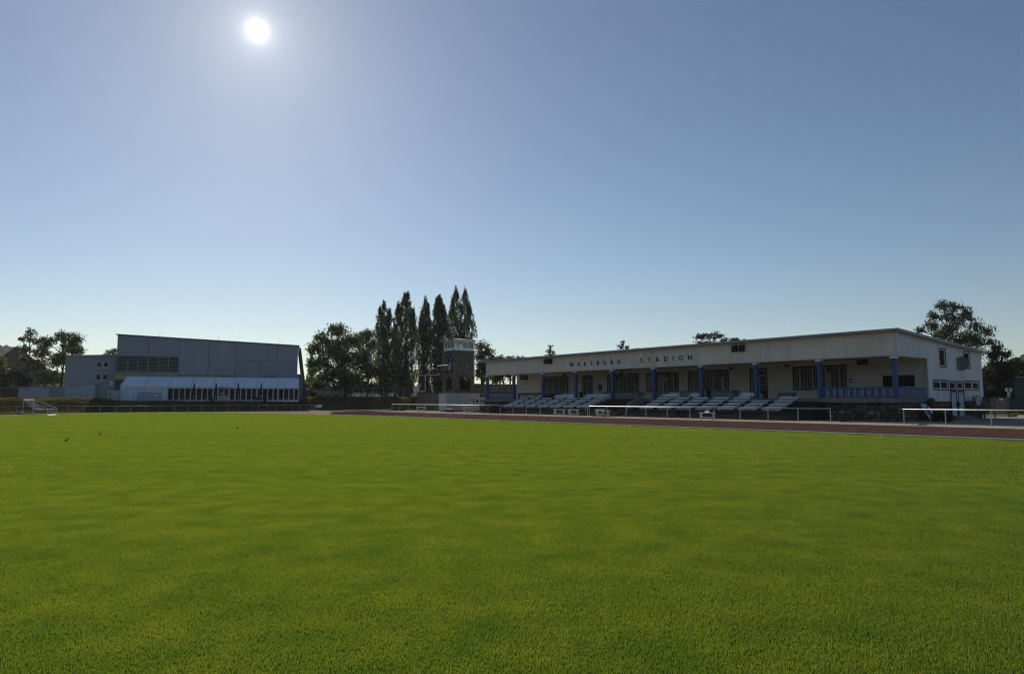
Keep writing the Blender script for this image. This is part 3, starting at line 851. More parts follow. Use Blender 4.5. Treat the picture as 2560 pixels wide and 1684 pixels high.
b = SB(); b.sbox(SR + 0.02, SR - 0.06, TF - 0.065, TF + 0.10, 5.45, 7.5); b.build('corner_board', M['white_wood'], stand)
b = SB(); b.sbox(SR + 0.08, SR - 0.05, TF + 0.11, 66.2, 5.42, 5.50); b.build('gable_batten', M['white_wood'], stand)
b = SB(); b.sbox(SR + 0.06, SR - 0.05, 65.98, 66.065, 1.66, 5.41); b.build('corner_board', M['white_wood'], stand)
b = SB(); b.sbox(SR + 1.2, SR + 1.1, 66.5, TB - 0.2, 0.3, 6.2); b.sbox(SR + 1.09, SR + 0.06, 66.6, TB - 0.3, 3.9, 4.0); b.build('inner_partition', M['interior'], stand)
b = SB(); b.sbox(SR + 0.06, SR + 0.3, 66.56, 66.5, ZD, 6.3); b.sbox(SL - 0.2, SR + 0.06, TB - 0.15, TB, 1.5, 6.4); b.build('rear_wall', M['siding_wood'], stand)
# far gable (seen only from the other side)
b = SB(); b.sbox(SL, SL - 0.08, TW + 0.05, TB - 0.2, 1.62, 6.45); b.build('far_gable', M['siding_wood'], stand)
def end_window(t0, t1, z0, z1, lights, name='window', frame=None):
    m_ = SB(); f = 0.12; s0, s1 = SR + 0.06, SR - 0.07
    m_.sbox(s0, s1, t0 - 0.02, t1 + 0.02, z1, z1 + f); m_.sbox(s0, s1, t0 - 0.02, t1 + 0.02, z0 - f, z0)
    m_.sbox(s0, s1 + 0.002, t0 - f, t0 - 0.021, z0 - f, z1 + f); m_.sbox(s0, s1 + 0.002, t1 + 0.021, t1 + f, z0 - f, z1 + f)
    w = m_.build(name, frame or M['blue_dark'], stand)
    lw = (t1 - t0) / lights
    for k in range(lights):
        q = SB(); a, c = t0 + k * lw + 0.01, t0 + (k + 1) * lw - 0.01; g = 0.08
        q.sbox(SR + 0.03, SR - 0.03, a, c, z0 + 0.005, z0 + g); q.sbox(SR + 0.03, SR - 0.03, a, c, z1 - g, z1 - 0.005)
        q.sbox(SR + 0.03, SR - 0.03, a, a + g, z0 + g, z1 - g); q.sbox(SR + 0.03, SR - 0.03, c - g, c, z0 + g, z1 - g)
        q.build('sash', M['white_paint'], w)
        q = SB(); q.sbox(SR + 0.004, SR - 0.004, a + g - 0.01, c - g + 0.01, z0 + g - 0.01, z1 - g + 0.01); q.build('pane', M['glass'], w)
    return w
for a in UPW: end_window(*a, 1)
for a in LOW: end_window(*a, 2)
for i, (t0, t1, z0, z1) in enumerate(DRS):
    d = end_window(t0 + 0.12, t1 - 0.12, 2.80, 3.45, 1, 'door')
    q = SB(); q.sbox(SR + 0.06, SR - 0.07, t0, t0 + 0.10, 0.3, 2.67); q.sbox(SR + 0.06, SR - 0.07, t1 - 0.10, t1, 0.3, 2.67); q.sbox(SR + 0.06, SR - 0.068, t0 + 0.10, t1 - 0.10, 2.5, 2.67); q.build('door_frame', M['blue_dark'], d)
    q = SB(); q.sbox(SR + 0.03, SR - 0.03, t0 + 0.105, t1 - 0.105, 0.31, 2.495); q.build('door_leaf', M['roller'], d)
    q = SB(); tt = (t1 - 0.3) if i == 0 else (t0 + 0.2); q.sbox(SR - 0.031, SR - 0.10, tt, tt + 0.1, 1.25, 1.5); q.build('handle', M['black'], d)
m_ = SB()
for k in range(3): m_.sbox(SR + 0.1, SR - 0.5 - 0.35 * k, 70.8, 74.2, 0.2 - 0.1 * k, 0.295 - 0.1 * k)
m_.build('door_step', M['concrete'], stand)

# raised lettering, one solid letter at a time
def letters(text, s_start, pitch, z, size, parent, mat, widths=None):
    s = s_start
    for ch in text:
        if ch != ' ':
            cu = bpy.data.curves.new('letter', 'FONT'); cu.body = ch; cu.size = size; cu.extrude = 0.03; cu.align_x = 'CENTER'; cu.offset = 0.012
            tmp = bpy.data.objects.new('letter', cu); col.objects.link(tmp)
            dg = bpy.context.evaluated_depsgraph_get()
            me_ = bpy.data.meshes.new_from_object(tmp.evaluated_get(dg))
            bpy.data.objects.remove(tmp); bpy.data.curves.remove(cu)
            me_.materials.clear(); me_.materials.append(mat)
            o = bpy.data.objects.new('letter', me_); col.objects.link(o); o.parent = parent
            o.location = L(s, TF - 0.07, z); o.rotation_euler = (R(90), 0, 0)
        s -= pitch
for ch, s in zip('WARTBURG-STADION', (64.9, 63.58, 62.4, 61.22, 60.08, 58.91, 57.75, 56.58, 54.75, 53.01, 51.86, 50.65, 49.46, 48.45, 47.39, 46.17)):
    letters(ch, s, 1.0, 6.09, 0.73, stand, M['letter_dark'])

# ------------------------------------------------------------------ things on and about the grandstand
def sthing(name, label, cat, s, t, z=0.0, group=None, turn=0.0):
    return thing(name, label, cat, ST(s, t, z), ROT_S + turn, group)
# loudspeakers hung on the fascia
for (s, nm) in ((69.85, 'black loudspeaker on the fascia at the W end of the lettering, farther from it'), (68.95, 'black loudspeaker on the fascia at the W end of the lettering, nearer to it'), (40.5, 'black loudspeaker on the fascia past the final N, nearer to the lettering'), (39.68, 'black loudspeaker on the fascia past the final N, farther from the lettering')):
    o = sthing('loudspeaker', nm, 'loudspeaker', s, 59.94, 6.60, 'loudspeakers on the fascia')
    m_ = MB(); m_.hexa([(-0.27, -0.34, 0.05), (0.27, -0.34, 0.05), (0.27, -0.035, 0), (-0.27, -0.035, 0), (-0.27, -0.34, 0.62), (0.27, -0.34, 0.62), (0.27, -0.035, 0.66), (-0.27, -0.035, 0.66)]); m_.build('cabinet', M['black'], o)
    m_ = MB(); m_.box(-0.24, 0.24, -0.352, -0.341, 0.08, 0.59); m_.build('grille', M['rubber'], o)
    m_ = MB(); m_.bar((0, -0.03, 0.67), (0, -0.2, 0.67), 0.06, 0.02); m_.bar((0, -0.02, 0.3), (0, -0.02, 0.72), 0.06, 0.02); m_.build('bracket', M['steel_dark'], o)
# floodlights / cameras on the back wall
for s, lb in ((73.2, 'small black wall lamp above the window with three curtains'), (62.0, 'small black wall lamp above the window left of the hanging sign'), (45.3, 'small black wall lamp between the four-light window and the single door'), (38.6, 'small black wall lamp beside the window behind the balustrade')):
    o = sthing('wall_lamp', lb, 'lamp', s, TW - 0.002, 5.2, 'lamps on the loggia wall')
    m_ = MB(); m_.box(-0.16, 0.16, -0.34, -0.10, 0.02, 0.24); m_.build('lamp_body', M['black'], o)
    m_ = MB(); m_.bar((0, -0.1, 0.13), (0, 0, 0.13), 0.06, 0.06); m_.build('bracket', M['black'], o)
# notice frame, hanging sign, small notices, television
o = sthing('notice_board', 'dark red-brown framed notice board on the wall beside a door', 'notice board', 66.1, TW, 3.05)
m_ = MB(); m_.box(-0.33, 0.33, -0.05, -0.003, 0, 0.9); m_.build('frame', M['casing_brown'], o)
m_ = MB(); m_.box(-0.28, 0.28, -0.058, -0.051, 0.05, 0.85); m_.build('panel', M['brown_board'], o)
o = sthing('hanging_sign', 'small violet sign with pale frame hanging under the loggia roof', 'sign', 57.25, 62.0, 4.75)
m_ = MB(); m_.box(-0.48, 0.48, -0.03, 0.03, 0, 0.36); m_.build('frame', M['sash_paint'], o)
m_ = MB(); m_.box(-0.42, 0.42, -0.036, -0.031, 0.06, 0.30); m_.build('panel', pmat('violet', (0.10, 0.085, 0.16), 0.6, 0.1, 2), o)
m_ = MB(); m_.bar((-0.4, 0, 0.36), (-0.02, 0, 0.9), 0.015, 0.015); m_.bar((0.4, 0, 0.36), (0.02, 0, 0.9), 0.015, 0.015); m_.build('hanger', M['steel_dark'], o)
for s, lb in ((58.35, 'pale framed light box at the ceiling, farther from the stairway columns'), (57.3, 'pale framed light box at the ceiling, right above the hanging sign')):
    o = sthing('light_box', lb, 'light box', s, 62.4, 5.40, 'light boxes above the hanging sign')
    m_ = MB(); m_.box(-0.3, 0.3, -0.05, 0.05, 0, 0.30); m_.build('housing', M['casing_brown'], o)
    m_ = MB(); m_.box(-0.3, 0.3, -0.06, -0.051, 0, 0.03); m_.build('lip', M['sash_paint'], o)
for z, lb in ((3.70, 'upper of two small dark plates beside the balustrade window'), (3.42, 'lower of two small dark plates beside the balustrade window')):
    o = sthing('wall_plate', lb, 'plate', 32.15, TW, z, 'plates on the loggia wall')
    m_ = MB(); m_.box(-0.15, 0.15, -0.03, -0.003, 0, 0.16); m_.build('plate', M['steel_dark'], o)
    m_ = MB(); m_.box(-0.12, 0.12, -0.034, -0.031, 0.03, 0.13); m_.build('inset', M['casing_brown'], o)
o = sthing('score_board', 'wide black board with a row of pale dots behind the balustrade', 'board', 27.75, TW, 3.0)
m_ = MB(); m_.box(-1.36, 1.36, -0.07, -0.003, 0, 1.04); m_.build('panel', M['black'], o)
m0 = None
for k in range(11):
    if m0 is None:
        m_ = MB(); m_.box(-0.05, 0.05, -0.08, -0.071, 0.94, 0.99); m0 = m_.build('dot', M['sash_paint'], o); q = m0
    else: q = share('dot', m0, o)
    q.location = (-1.2 + k * 0.24, 0, 0)
o = sthing('side_table', 'low pale table with things on it behind the balustrade', 'table', 27.2, 64.6, ZD)
m_ = MB(); m_.box(-0.9, 0.9, -0.35, 0.35, 0.95, 1.0); m_.build('table_top', M['white_paint'], o)
for x in (-0.8, 0.8):
    for y in (-0.3, 0.3): m_ = MB(); m_.box(x - 0.03, x + 0.03, y - 0.03, y + 0.03, 0, 0.95); m_.build('leg', M['steel_dark'], o)
# litter bins next to columns
for s, lb in ((64.05, 'tall black litter bin beside the column by the notice board'), (44.45, 'tall black litter bin beside the column before the four-light window'), (37.9, 'tall black litter bin beside the column before the single door')):
    o = sthing('litter_bin', lb, 'bin', s, 60.75, ZD, 'litter bins by the columns')
    m_ = MB(); m_.tube((0, 0, 0.05), (0, 0, 0.85), 0.20, 14, 0.24); m_.build('body', M['black'], o, smooth=False)
    m_ = MB(); m_.tube((0, 0, 0.85), (0, 0, 0.93), 0.25, 14, 0.20); m_.build('lid', M['rubber'], o)
    m_ = MB(); m_.tube((0, 0, 0), (0, 0, 0.05), 0.16, 12); m_.build('base', M['steel_dark'], o)

# tier benches -------------------------------------------------------------------------
LEN = 1.82
def make_bench():
    o = thing('bench', '', 'bench', (0, 0, 0), ROT_S)
    m_ = MB(); m_.box(-LEN / 2, LEN / 2, -0.02, 0.24, 0.16, 0.23); m_.build('seat_plank', M['bench_paint'], o)
    m_ = MB(); m_.box(-LEN / 2, LEN / 2, 0.30, 0.335, 0.33, 0.43); m_.build('back_plank', M['bench_paint'], o)
    for x in (-0.6, 0.6):
        m_ = MB(); m_.box(x - 0.02, x + 0.02, -0.005, 0.035, 0.0, 0.158); m_.box(x - 0.019, x + 0.019, 0.03, 0.26, 0.12, 0.157); m_.box(x - 0.02, x + 0.02, 0.25, 0.295, 0.0, 0.42); m_.build('post', M['galv'], o)
    m_ = MB(); m_.box(-LEN / 2 - 0.25, LEN / 2 - 0.05, -0.34, -0.31, 0.005, 0.03); m_.build('floor_rail', M['galv'], o)
    return o
ROWS = [(56.38, 0.72, 'lowest tier'), (57.28, 0.98, 'second tier up'), (58.18, 1.28, 'third tier up'), (59.08, 1.62, 'fourth tier up')]
ORD = ['first', 'second', 'third', 'fourth', 'fifth', 'sixth', 'seventh']
proto = make_bench(); used = False
for ri, (t, z, rn) in enumerate(ROWS):
    for block in range(2):
        for k in range(7):
            if block == 0:                                   # near block, counted from the stair handrail
                if ri == 3 and k == 5: continue
                s = 50.28 - LEN / 2 - k * 2.46; where = 'block beside the balustrade'
            else:
                s = 58.45 + LEN / 2 + k * 2.46 - 0.02; where = 'block beside the kiosk'
            if not used: o = proto; used = True
            else: o = copy_tree(proto)
            o.location = ST(s, t, z + 0.0)
            o.rotation_euler = (0, 0, ROT_S + random.uniform(-0.012, 0.012))
            tag(o, 'white bench on the %s, %s from the stairs, %s' % (rn, ORD[k], where), 'bench', 'white benches on the tiers')
# benches with full backs on the deck
def deck_bench(s0, s1, label, mat='bench_paint'):
    o = sthing('deck_bench', label, 'bench', (s0 + s1) / 2, 60.75, ZD, 'slatted benches on the deck')
    w = (s0 - s1) / 2
    for k in range(3):
        m_ = MB(); m_.hexa([(-w, 0.30 + 0.03 * k, 0.42 + k * 0.0), (w, 0.30 + 0.03 * k, 0.42), (w, 0.33 + 0.03 * k, 0.42), (-w, 0.33 + 0.03 * k, 0.42)] + [(-w, 0.32 + 0.03 * k, 0.5), (w, 0.32 + 0.03 * k, 0.5), (w, 0.35 + 0.03 * k, 0.5), (-w, 0.35 + 0.03 * k, 0.5)])
        m_.v = [(x, y, z - 0.14 + 0.11 * k) for x, y, z in m_.v]
        m_.build('back_slat', M[mat], o)
    for k in range(3):
        m_ = MB(); m_.box(-w, w, -0.12 + k * 0.13, -0.01 + k * 0.13, 0.24, 0.275); m_.build('seat_slat', M[mat], o)
    for x in (-w + 0.2, w - 0.2):
        m_ = MB(); m_.box(x - 0.03, x + 0.03, -0.08, -0.02, 0, 0.24); m_.box(x - 0.03, x + 0.03, 0.22, 0.28, 0, 0.24); m_.bar((x, 0.31, 0.0), (x, 0.37, 0.56), 0.05, 0.04); m_.build('leg', M['steel_dark'], o)
deck_bench(69.5, 67.25, 'slatted deck bench left of the column by the notice board, farther one')
deck_bench(67.15, 65.25, 'slatted deck bench left of the column by the notice board, nearer one')
deck_bench(63.6, 61.5, 'slatted deck bench below the notice board door, behind the stair rail')
deck_bench(61.4, 59.4, 'slatted deck bench at the head of the stairs below the window')
deck_bench(50.9, 48.65, 'slatted deck bench in front of the middle double door')
deck_bench(47.2, 45.5, 'slatted deck bench in front of the grey tiled counter')
deck_bench(40.85, 38.95, 'slatted deck bench left of the column at the single door')
deck_bench(36.7, 34.8, 'dark slatted deck bench below the window by the balustrade', 'steel_dark')
deck_bench(77.2, 75.9, 'slatted deck bench by the pale end wall, farthest from the stairs', 'white_wood')
deck_bench(75.6, 73.7, 'slatted deck bench under the window with curtains, farther one', 'white_wood')
deck_bench(73.4, 71.7, 'slatted deck bench under the window with curtains, beside the column', 'white_wood')

# stair handrails ----------------------------------------------------------------------
def handrail(s, label):
    o = sthing('stair_handrail', label, 'handrail', s, 57.7, 0, 'stair handrails')
    lo, hi = (-1.75, 0.72), (2.35, 2.05)                  # (t offset, floor height) at foot and head
    f = lambda y: lo[1] - 0.25 + (hi[1] - lo[1]) * (y - lo[0]) / (hi[0] - lo[0])
    m_ = MB(); m_.tube((0, lo[0], f(lo[0]) + 0.92), (0, hi[0], f(hi[0]) + 0.88), 0.03, 8); m_.build('top_rail', M['galv'], o, smooth=True)
    m_ = MB(); m_.tube((0, lo[0], f(lo[0]) + 0.10), (0, hi[0], f(hi[0]) + 0.06), 0.022, 8); m_.build('bottom_rail', M['galv'], o, smooth=True)
    n = 26
    for i in range(n + 1):
        y = lo[0] + (hi[0] - lo[0]) * i / n
        r_ = 0.028 if i in (0, n) else 0.011
        m_ = MB(); m_.tube((0, y, f(y) + (0.09 if 0 < i < n else -0.3)), (0, y, f(y) + 0.90), r_, 6); m_.build('baluster', M['galv'], o)
    m_ = MB(); m_.tube((0, lo[0] - 0.12, f(lo[0]) - 0.5), (0, lo[0] - 0.06, f(lo[0]) + 0.3), 0.14, 10, 0.12); m_.build('foot_block', M['concrete'], o)
handrail(58.15, 'sloping grey steel stair rail on the side of the kiosk')
handrail(51.65, 'sloping grey steel stair rail on the side of the balcony end')

# pitch fences --------------------------------------------------------------------------
def rail_fence(label, P, n, h, r_post=0.032, r_rail=0.034, group=None, mat='galv'):
    a, c = Vector(P[0]), Vector(P[1])
    d = c - a
    o = thing('pitch_fence', label, 'fence', a, math.atan2(d.y, d.x), group)
    ln = d.length
    m_ = MB(); m_.tube((-0.06, 0, h), (ln + 0.06, 0, h), r_rail, 10); m_.build('rail', M[mat], o, smooth=True)
    p0 = None
    for i in range(n):
        if p0 is None:
            m_ = MB(); m_.tube((0, 0, 0.0), (0, 0, h - r_rail), r_post, 8); m_.tube((0, 0, 0), (0, 0, 0.035), r_post * 2.1, 8); p0 = m_.build('post', M[mat], o); q = p0
        else: q = share('post', p0, o)
        q.location = (ln * i / (n - 1), 0, 0); q.rotation_euler = (0, 0, 0)
    return o
rail_fence('white tubular fence beside the track, from the long beam to the stairs', (ST(101.5, 53.4), ST(55.3, 53.4)), 18, 1.09)
rail_fence('white tubular fence beside the track, across the foot of the near benches', (ST(55.02, 53.45), ST(27.6, 53.4)), 11, 1.09)
rail_fence('white tubular fence beside the track, before the gable end of the grandstand', (ST(22.2, 53.6), ST(0.24, 53.8)), 9, 1.09)
rail_fence('thin tubular fence along the foot of the bank below the marquee', (ST(113.5, -0.3), ST(113.5, 34.5)), 19, 0.93, 0.026, 0.026)
rail_fence('thin tubular fence between the lamp post and the seat under the bank', (ST(111.6, 34.9), ST(114.6, 45.3)), 8, 0.98, 0.026, 0.026)

# low white benches standing along the fence ------------------------------------------------
def low_bench(s0, t0, s1, t1, h, label, seat=True):
    a, c = ST(s0, t0), ST(s1, t1); d = c - a; ln = d.length
    o = thing('low_bench', label, 'bench', a, math.atan2(d.y, d.x), 'low white benches along the track')
    for x in (0.0, ln):
        m_ = MB(); m_.hexa([(x - 0.04, -0.22, 0), (x + 0.04, -0.22, 0), (x + 0.04, -0.14, 0), (x - 0.04, -0.14, 0), (x - 0.04, -0.12, h - 0.06), (x + 0.04, -0.12, h - 0.06), (x + 0.04, -0.05, h - 0.06), (x - 0.04, -0.05, h - 0.06)]); m_.build('leg', M['white_wood'], o)
        m_ = MB(); m_.hexa([(x - 0.04, 0.14, 0), (x + 0.04, 0.14, 0), (x + 0.04, 0.22, 0), (x - 0.04, 0.22, 0), (x - 0.04, 0.05, h - 0.06), (x + 0.04, 0.05, h - 0.06), (x + 0.04, 0.12, h - 0.06), (x - 0.04, 0.12, h - 0.06)]); m_.build('leg', M['white_wood'], o)
        m_ = MB(); m_.box(x - 0.05, x + 0.05, -0.2, 0.2, h - 0.06, h - 0.002); m_.build('cross_piece', M['white_wood'], o)
    m_ = MB(); m_.box(-0.12, ln + 0.12, -0.19, 0.19, h, h + 0.045); m_.build('seat', M['white_paint'], o)
    m_ = MB(); m_.bar((0, 0, h * 0.35), (ln, 0, h * 0.35), 0.05, 0.09); m_.build('stretcher', M['white_wood'], o)
    return o
low_bench(52.3, 52.0, 51.0, 52.3, 0.62, 'low white bench standing at the foot of the stairs, on the track side')
low_bench(53.3, 52.9, 52.2, 52.7, 0.72, 'low white bench standing at the foot of the stairs, on the fence side')
low_bench(59.2, 52.0, 57.9, 52.2, 0.66, 'low white bench by the fence before the benches, farther from the stairs')
low_bench(57.0, 52.2, 55.8, 52.35, 0.66, 'low white bench by the fence where two fence lengths meet')
low_bench(38.6, 51.5, 37.4, 51.7, 0.60, 'low white bench by the fence with a board leaning on it')
low_bench(80.8, 53.9, 79.0, 54.1, 0.72, 'low white bench by the fence in front of the kiosk')
low_bench(90.6, 52.1, 88.8, 52.1, 0.70, 'low white bench by the fence left of the kiosk beside a dark roller')
o = sthing('leaning_board', 'small white board propped under the fence on a low bench', 'board', 38.05, 51.62, 0.648)
m_ = MB(); m_.hexa([(-0.22, -0.12, 0), (0.25, -0.12, 0), (0.25, -0.09, 0), (-0.22, -0.09, 0), (-0.16, 0.06, 0.22), (0.2, 0.06, 0.16), (0.2, 0.09, 0.16), (-0.16, 0.09, 0.22)]); m_.build('panel', M['white_paint'], o)
m_ = MB(); m_.box(-0.2, 0.22, 0.05, 0.1, 0, 0.03); m_.build('batten', M['white_wood'], o)
o = sthing('steel_box', 'low dark steel box lying at the stair foot by a low bench', 'box', 53.0, 53.0, 0.004)
m_ = MB(); m_.box(-0.9, 0.9, -0.4, 0.3, 0.04, 0.22); m_.build('body', M['steel_dark'], o)
m_ = MB(); m_.box(-0.92, 0.92, -0.42, 0.32, 0.222, 0.25); m_.build('lid', M['concrete_dark'], o)
for x in (-0.7, 0.7): m_ = MB(); m_.box(x - 0.06, x + 0.06, -0.35, 0.25, 0, 0.04); m_.build('runner', M['steel_dark'], o)
o = sthing('lawn_roller', 'dark roller lying by the track left of the kiosk', 'roller', 85.5, 54.6, 0.25)
m_ = MB(); m_.tube((-0.9, 0, 0), (0.9, 0, 0), 0.24, 16); m_.build('drum', M['rubber'], o)
m_ = MB(); m_.bar((-0.95, 0, 0), (-0.95, -0.6, 0.1), 0.05, 0.05); m_.bar((0.95, 0, 0), (0.95, -0.6, 0.1), 0.05, 0.05); m_.bar((-0.97, -0.6, 0.1), (0.97, -0.6, 0.1), 0.05, 0.05); m_.build('frame', M['steel_dark'], o)
# grey switch boxes and pale posts on the tiers
for s, t, z, h, lb in ((27.4, 54.9, 0.0, 0.75, 'grey box behind the free end of the fence before the plinth'), (37.2, 55.3, 0.36, 0.5, 'small grey box on the steps below the near bench block'), (44.5, 55.3, 0.36, 0.5, 'small grey box on the steps below the middle benches')):
    o = sthing('switch_box', lb, 'box', s, t, z, 'grey boxes at the steps')
    m_ = MB(); m_.box(-0.22, 0.22, -0.14, 0.14, 0.05, h); m_.build('cabinet', M['concrete_dark'], o)
    m_ = MB(); m_.box(-0.24, 0.24, -0.16, 0.16, h, h + 0.03); m_.build('lid', M['concrete'], o)
    m_ = MB(); m_.box(-0.18, 0.18, -0.10, 0.10, 0.0, 0.05); m_.build('base', M['steel_dark'], o)
# satellite dish on the gable
o = sthing('satellite_dish', 'grey satellite dish on the white boarded gable between two windows', 'satellite dish', SR - 0.1, 73.2, 5.2, turn=R(-48))
m_ = MB(); n = 22; rings = 5; m_.v = [(-0.0 * 0 + 0.62 - 0.16, 0, 0)]
m_.v = [(0.30, 0, 0)]
for r_ in range(1, rings + 1):
    rr = 0.66 * r_ / rings
    for i in range(n):
        a = 2 * math.pi * i / n; m_.v.append((0.30 + 0.28 * (rr / 0.66) ** 2 * 0.55, rr * math.cos(a), rr * math.sin(a)))
for i in range(n): m_.f.append((0, 1 + i, 1 + (i + 1) % n))
for r_ in range(rings - 1):
    for i in range(n):
        j = (i + 1) % n; m_.f.append((1 + r_ * n + i, 1 + (r_ + 1) * n + i, 1 + (r_ + 1) * n + j, 1 + r_ * n + j))
m_.m = [0] * len(m_.f)
m_.build('reflector', pmat('dish_grey', (0.16, 0.16, 0.165), 0.5, 0.1, 2), o, smooth=True)
m_ = MB(); m_.tube((0.30, 0, -0.1), (0.85, 0, -0.55), 0.015, 6); m_.tube((0.85, 0, -0.55), (0.95, 0, -0.25), 0.015, 6); m_.build('feed_arm', M['steel_dark'], o)
m_ = MB(); m_.tube((0.88, 0, -0.22), (0.98, 0, -0.15), 0.04, 8); m_.build('receiver', M['black'], o)
m_ = MB(); m_.tube((0.0, -0.9, -0.25), (0.30, 0, -0.02), 0.03, 8); m_.tube((0.05, -0.9, -0.6), (0.05, -0.9, 0.3), 0.035, 8); m_.build('mount', M['steel_dark'], o)

# leaning blue-white panel, bush, shrub and gate at the near end ----------------------------------
o = sthing('propped_board', 'pale blue panel leaning slanted against the stone plinth', 'panel', 24.55, 64.35, 0.0)
m_ = MB(); m_.hexa([(0.05, -0.1, 0.02), (0.09, -0.1, 0.02), (0.09, 0.95, 0.28), (0.05, 0.95, 0.28), (-0.22, -1.35, 1.42), (-0.18, -1.35, 1.42), (-0.18, -0.25, 1.46), (-0.22, -0.25, 1.46)]); m_.build('board', pmat('pale_blue', (0.36, 0.42, 0.56), 0.5, 0.1, 2), o)
m_ = MB(); m_.hexa([(0.10, 0.05, 0.42), (0.13, 0.05, 0.42), (0.13, 0.45, 0.50), (0.10, 0.45, 0.50), (-0.06, -0.62, 1.12), (-0.03, -0.62, 1.12), (-0.03, -0.28, 1.2), (-0.06, -0.28, 1.2)]); m_.build('handle', M['navy'], o)
m_ = MB(); m_.hexa([(0.14, 0.30, 0.46), (0.16, 0.30, 0.46), (0.16, 0.62, 0.52), (0.14, 0.62, 0.52), (-0.02, -0.36, 1.12), (0.0, -0.36, 1.12), (0.0, -0.06, 1.2), (-0.02, -0.06, 1.2)]); m_.build('label_plate', M['banner'], o)
o = sthing('tarpaulin_roll', 'dark brown covered bundle standing behind the leaning panel', 'bundle', 24.75, 65.6, 0.0)
m_ = MB(); r_ = random.Random(4); n = 12; lv = [(0, 0.32), (0.5, 0.38), (1.1, 0.42), (1.6, 0.45), (1.85, 0.36), (1.96, 0.12)]
for z, rr in lv:
    for i in range(n):
        a = 2 * math.pi * i / n; m_.v.append((rr * 0.6 * math.cos(a) * r_.uniform(0.85, 1.1), rr * math.sin(a) * r_.uniform(0.85, 1.15) - 0.12 * z, z + r_.uniform(-0.04, 0.04)))
for k in range(len(lv) - 1):
    for i in range(n): j = (i + 1) % n; m_.f.append((k * n + i, k * n + j, (k + 1) * n + j, (k + 1) * n + i))
m_.f.append(tuple(range(len(lv) * n - n, len(lv) * n))); m_.m = [0] * len(m_.f)
m_.build('cover', M['casing_brown'], o, smooth=True)
m_ = MB(); m_.tube((-0.3, -0.1, 1.05), (0.3, -0.1, 1.05), 0.02, 6); m_.build('strap', M['rubber'], o)
# iron gate and yard fence
o = sthing('yard_gate', 'dark iron bar fence with gate beside the gable doors', 'gate', 24.55, 74.4, 0.0)
b0 = None; n = 58
for i in range(n):
    if b0 is None: m_ = MB(); m_.tube((0, 0, 0.10), (0, 0, 2.02), 0.014, 5); b0 = m_.build('bar', M['steel_dark'], o); q = b0
    else: q = share('bar', b0, o)
    q.location = (0, 0.1 + i * (9.3 / n), 0)
for y in (0.0, 2.75, 5.5, 9.35): m_ = MB(); m_.box(-0.05, 0.05, y - 0.05, y + 0.05, 0.0, 2.15); m_.build('post', M['steel_dark'], o)
for z in (0.14, 1.15, 1.98): m_ = MB(); m_.bar((0, 0.0, z), (0, 9.35, z), 0.03, 0.045); m_.build('crossbar', M['steel_dark'], o)
o = sthing('meter_cabinet', 'small white cabinet fixed to the iron fence beside the gable', 'cabinet', 24.42, 75.2, 1.3)
m_ = MB(); m_.box(-0.06, 0.06, -0.38, 0.38, 0.0, 0.85); m_.build('body', M['container_white'], o)
m_ = MB(); m_.box(-0.1, 0.1, -0.45, 0.45, 0.85, 0.90); m_.build('hood', M['steel_dark'], o)
m_ = MB(); m_.box(0.061, 0.07, -0.05, 0.12, 0.3, 0.5); m_.build('mark', M['navy'], o)
m_ = MB(); m_.box(-0.1, -0.061, -0.1, 0.1, 0.2, 0.6); m_.build('clamp', M['steel_dark'], o)
o = sthing('gate_sign', 'small pale plate on the bars of the yard gate', 'sign', 24.50, 81.8, 1.74)
m_ = MB(); m_.box(-0.006, 0.006, -0.55, 0.55, 0, 0.24); m_.build('plate', M['roller'], o)
for y in (-0.45, 0.45): m_ = MB(); m_.box(-0.05, -0.007, y - 0.02, y + 0.02, 0.05, 0.19); m_.build('clip', M['steel_dark'], o)
o = sthing('way_sign', 'white T-shaped sign with a figure and the letter A on the gate post', 'sign', 24.5, 84.0, 0.0)
m_ = MB(); m_.tube((0, 0, 0), (0, 0, 2.98), 0.03, 8); m_.build('post', M['steel_dark'], o)
m_ = MB(); m_.box(0.04, 0.055, -1.0, 1.0, 2.66, 3.0); m_.build('arm_plate', M['banner'], o)
m_ = MB(); m_.box(0.04, 0.055, -0.38, 0.38, 2.05, 2.65); m_.build('letter_plate', M['banner'], o)
m_ = MB(); m_.box(0.056, 0.06, -0.75, 0.75, 2.79, 2.87); m_.box(0.0605, 0.064, -0.22, 0.22, 2.70, 2.96); m_.hexa([(0.056, -0.15, 2.58), (0.06, -0.15, 2.58), (0.06, 0.15, 2.58), (0.056, 0.15, 2.58), (0.056, -0.1, 2.71), (0.06, -0.1, 2.71), (0.06, 0.1, 2.71), (0.056, 0.1, 2.71)]); m_.build('figure', M['letter_dark'], o)
cu = bpy.data.curves.new('letter', 'FONT'); cu.body = 'A'; cu.size = 0.72; cu.extrude = 0.004; cu.align_x = 'CENTER'; cu.offset = 0.02
tmp = bpy.data.objects.new('letter', cu); col.objects.link(tmp)
me_ = bpy.data.meshes.new_from_object(tmp.evaluated_get(bpy.context.evaluated_depsgraph_get())); bpy.data.objects.remove(tmp); bpy.data.curves.remove(cu)
me_.materials.clear(); me_.materials.append(M['letter_dark']); q = bpy.data.objects.new('letter', me_); col.objects.link(q); q.parent = o; q.location = (0.062, 0, 2.08); q.rotation_euler = (R(90), 0, R(90))
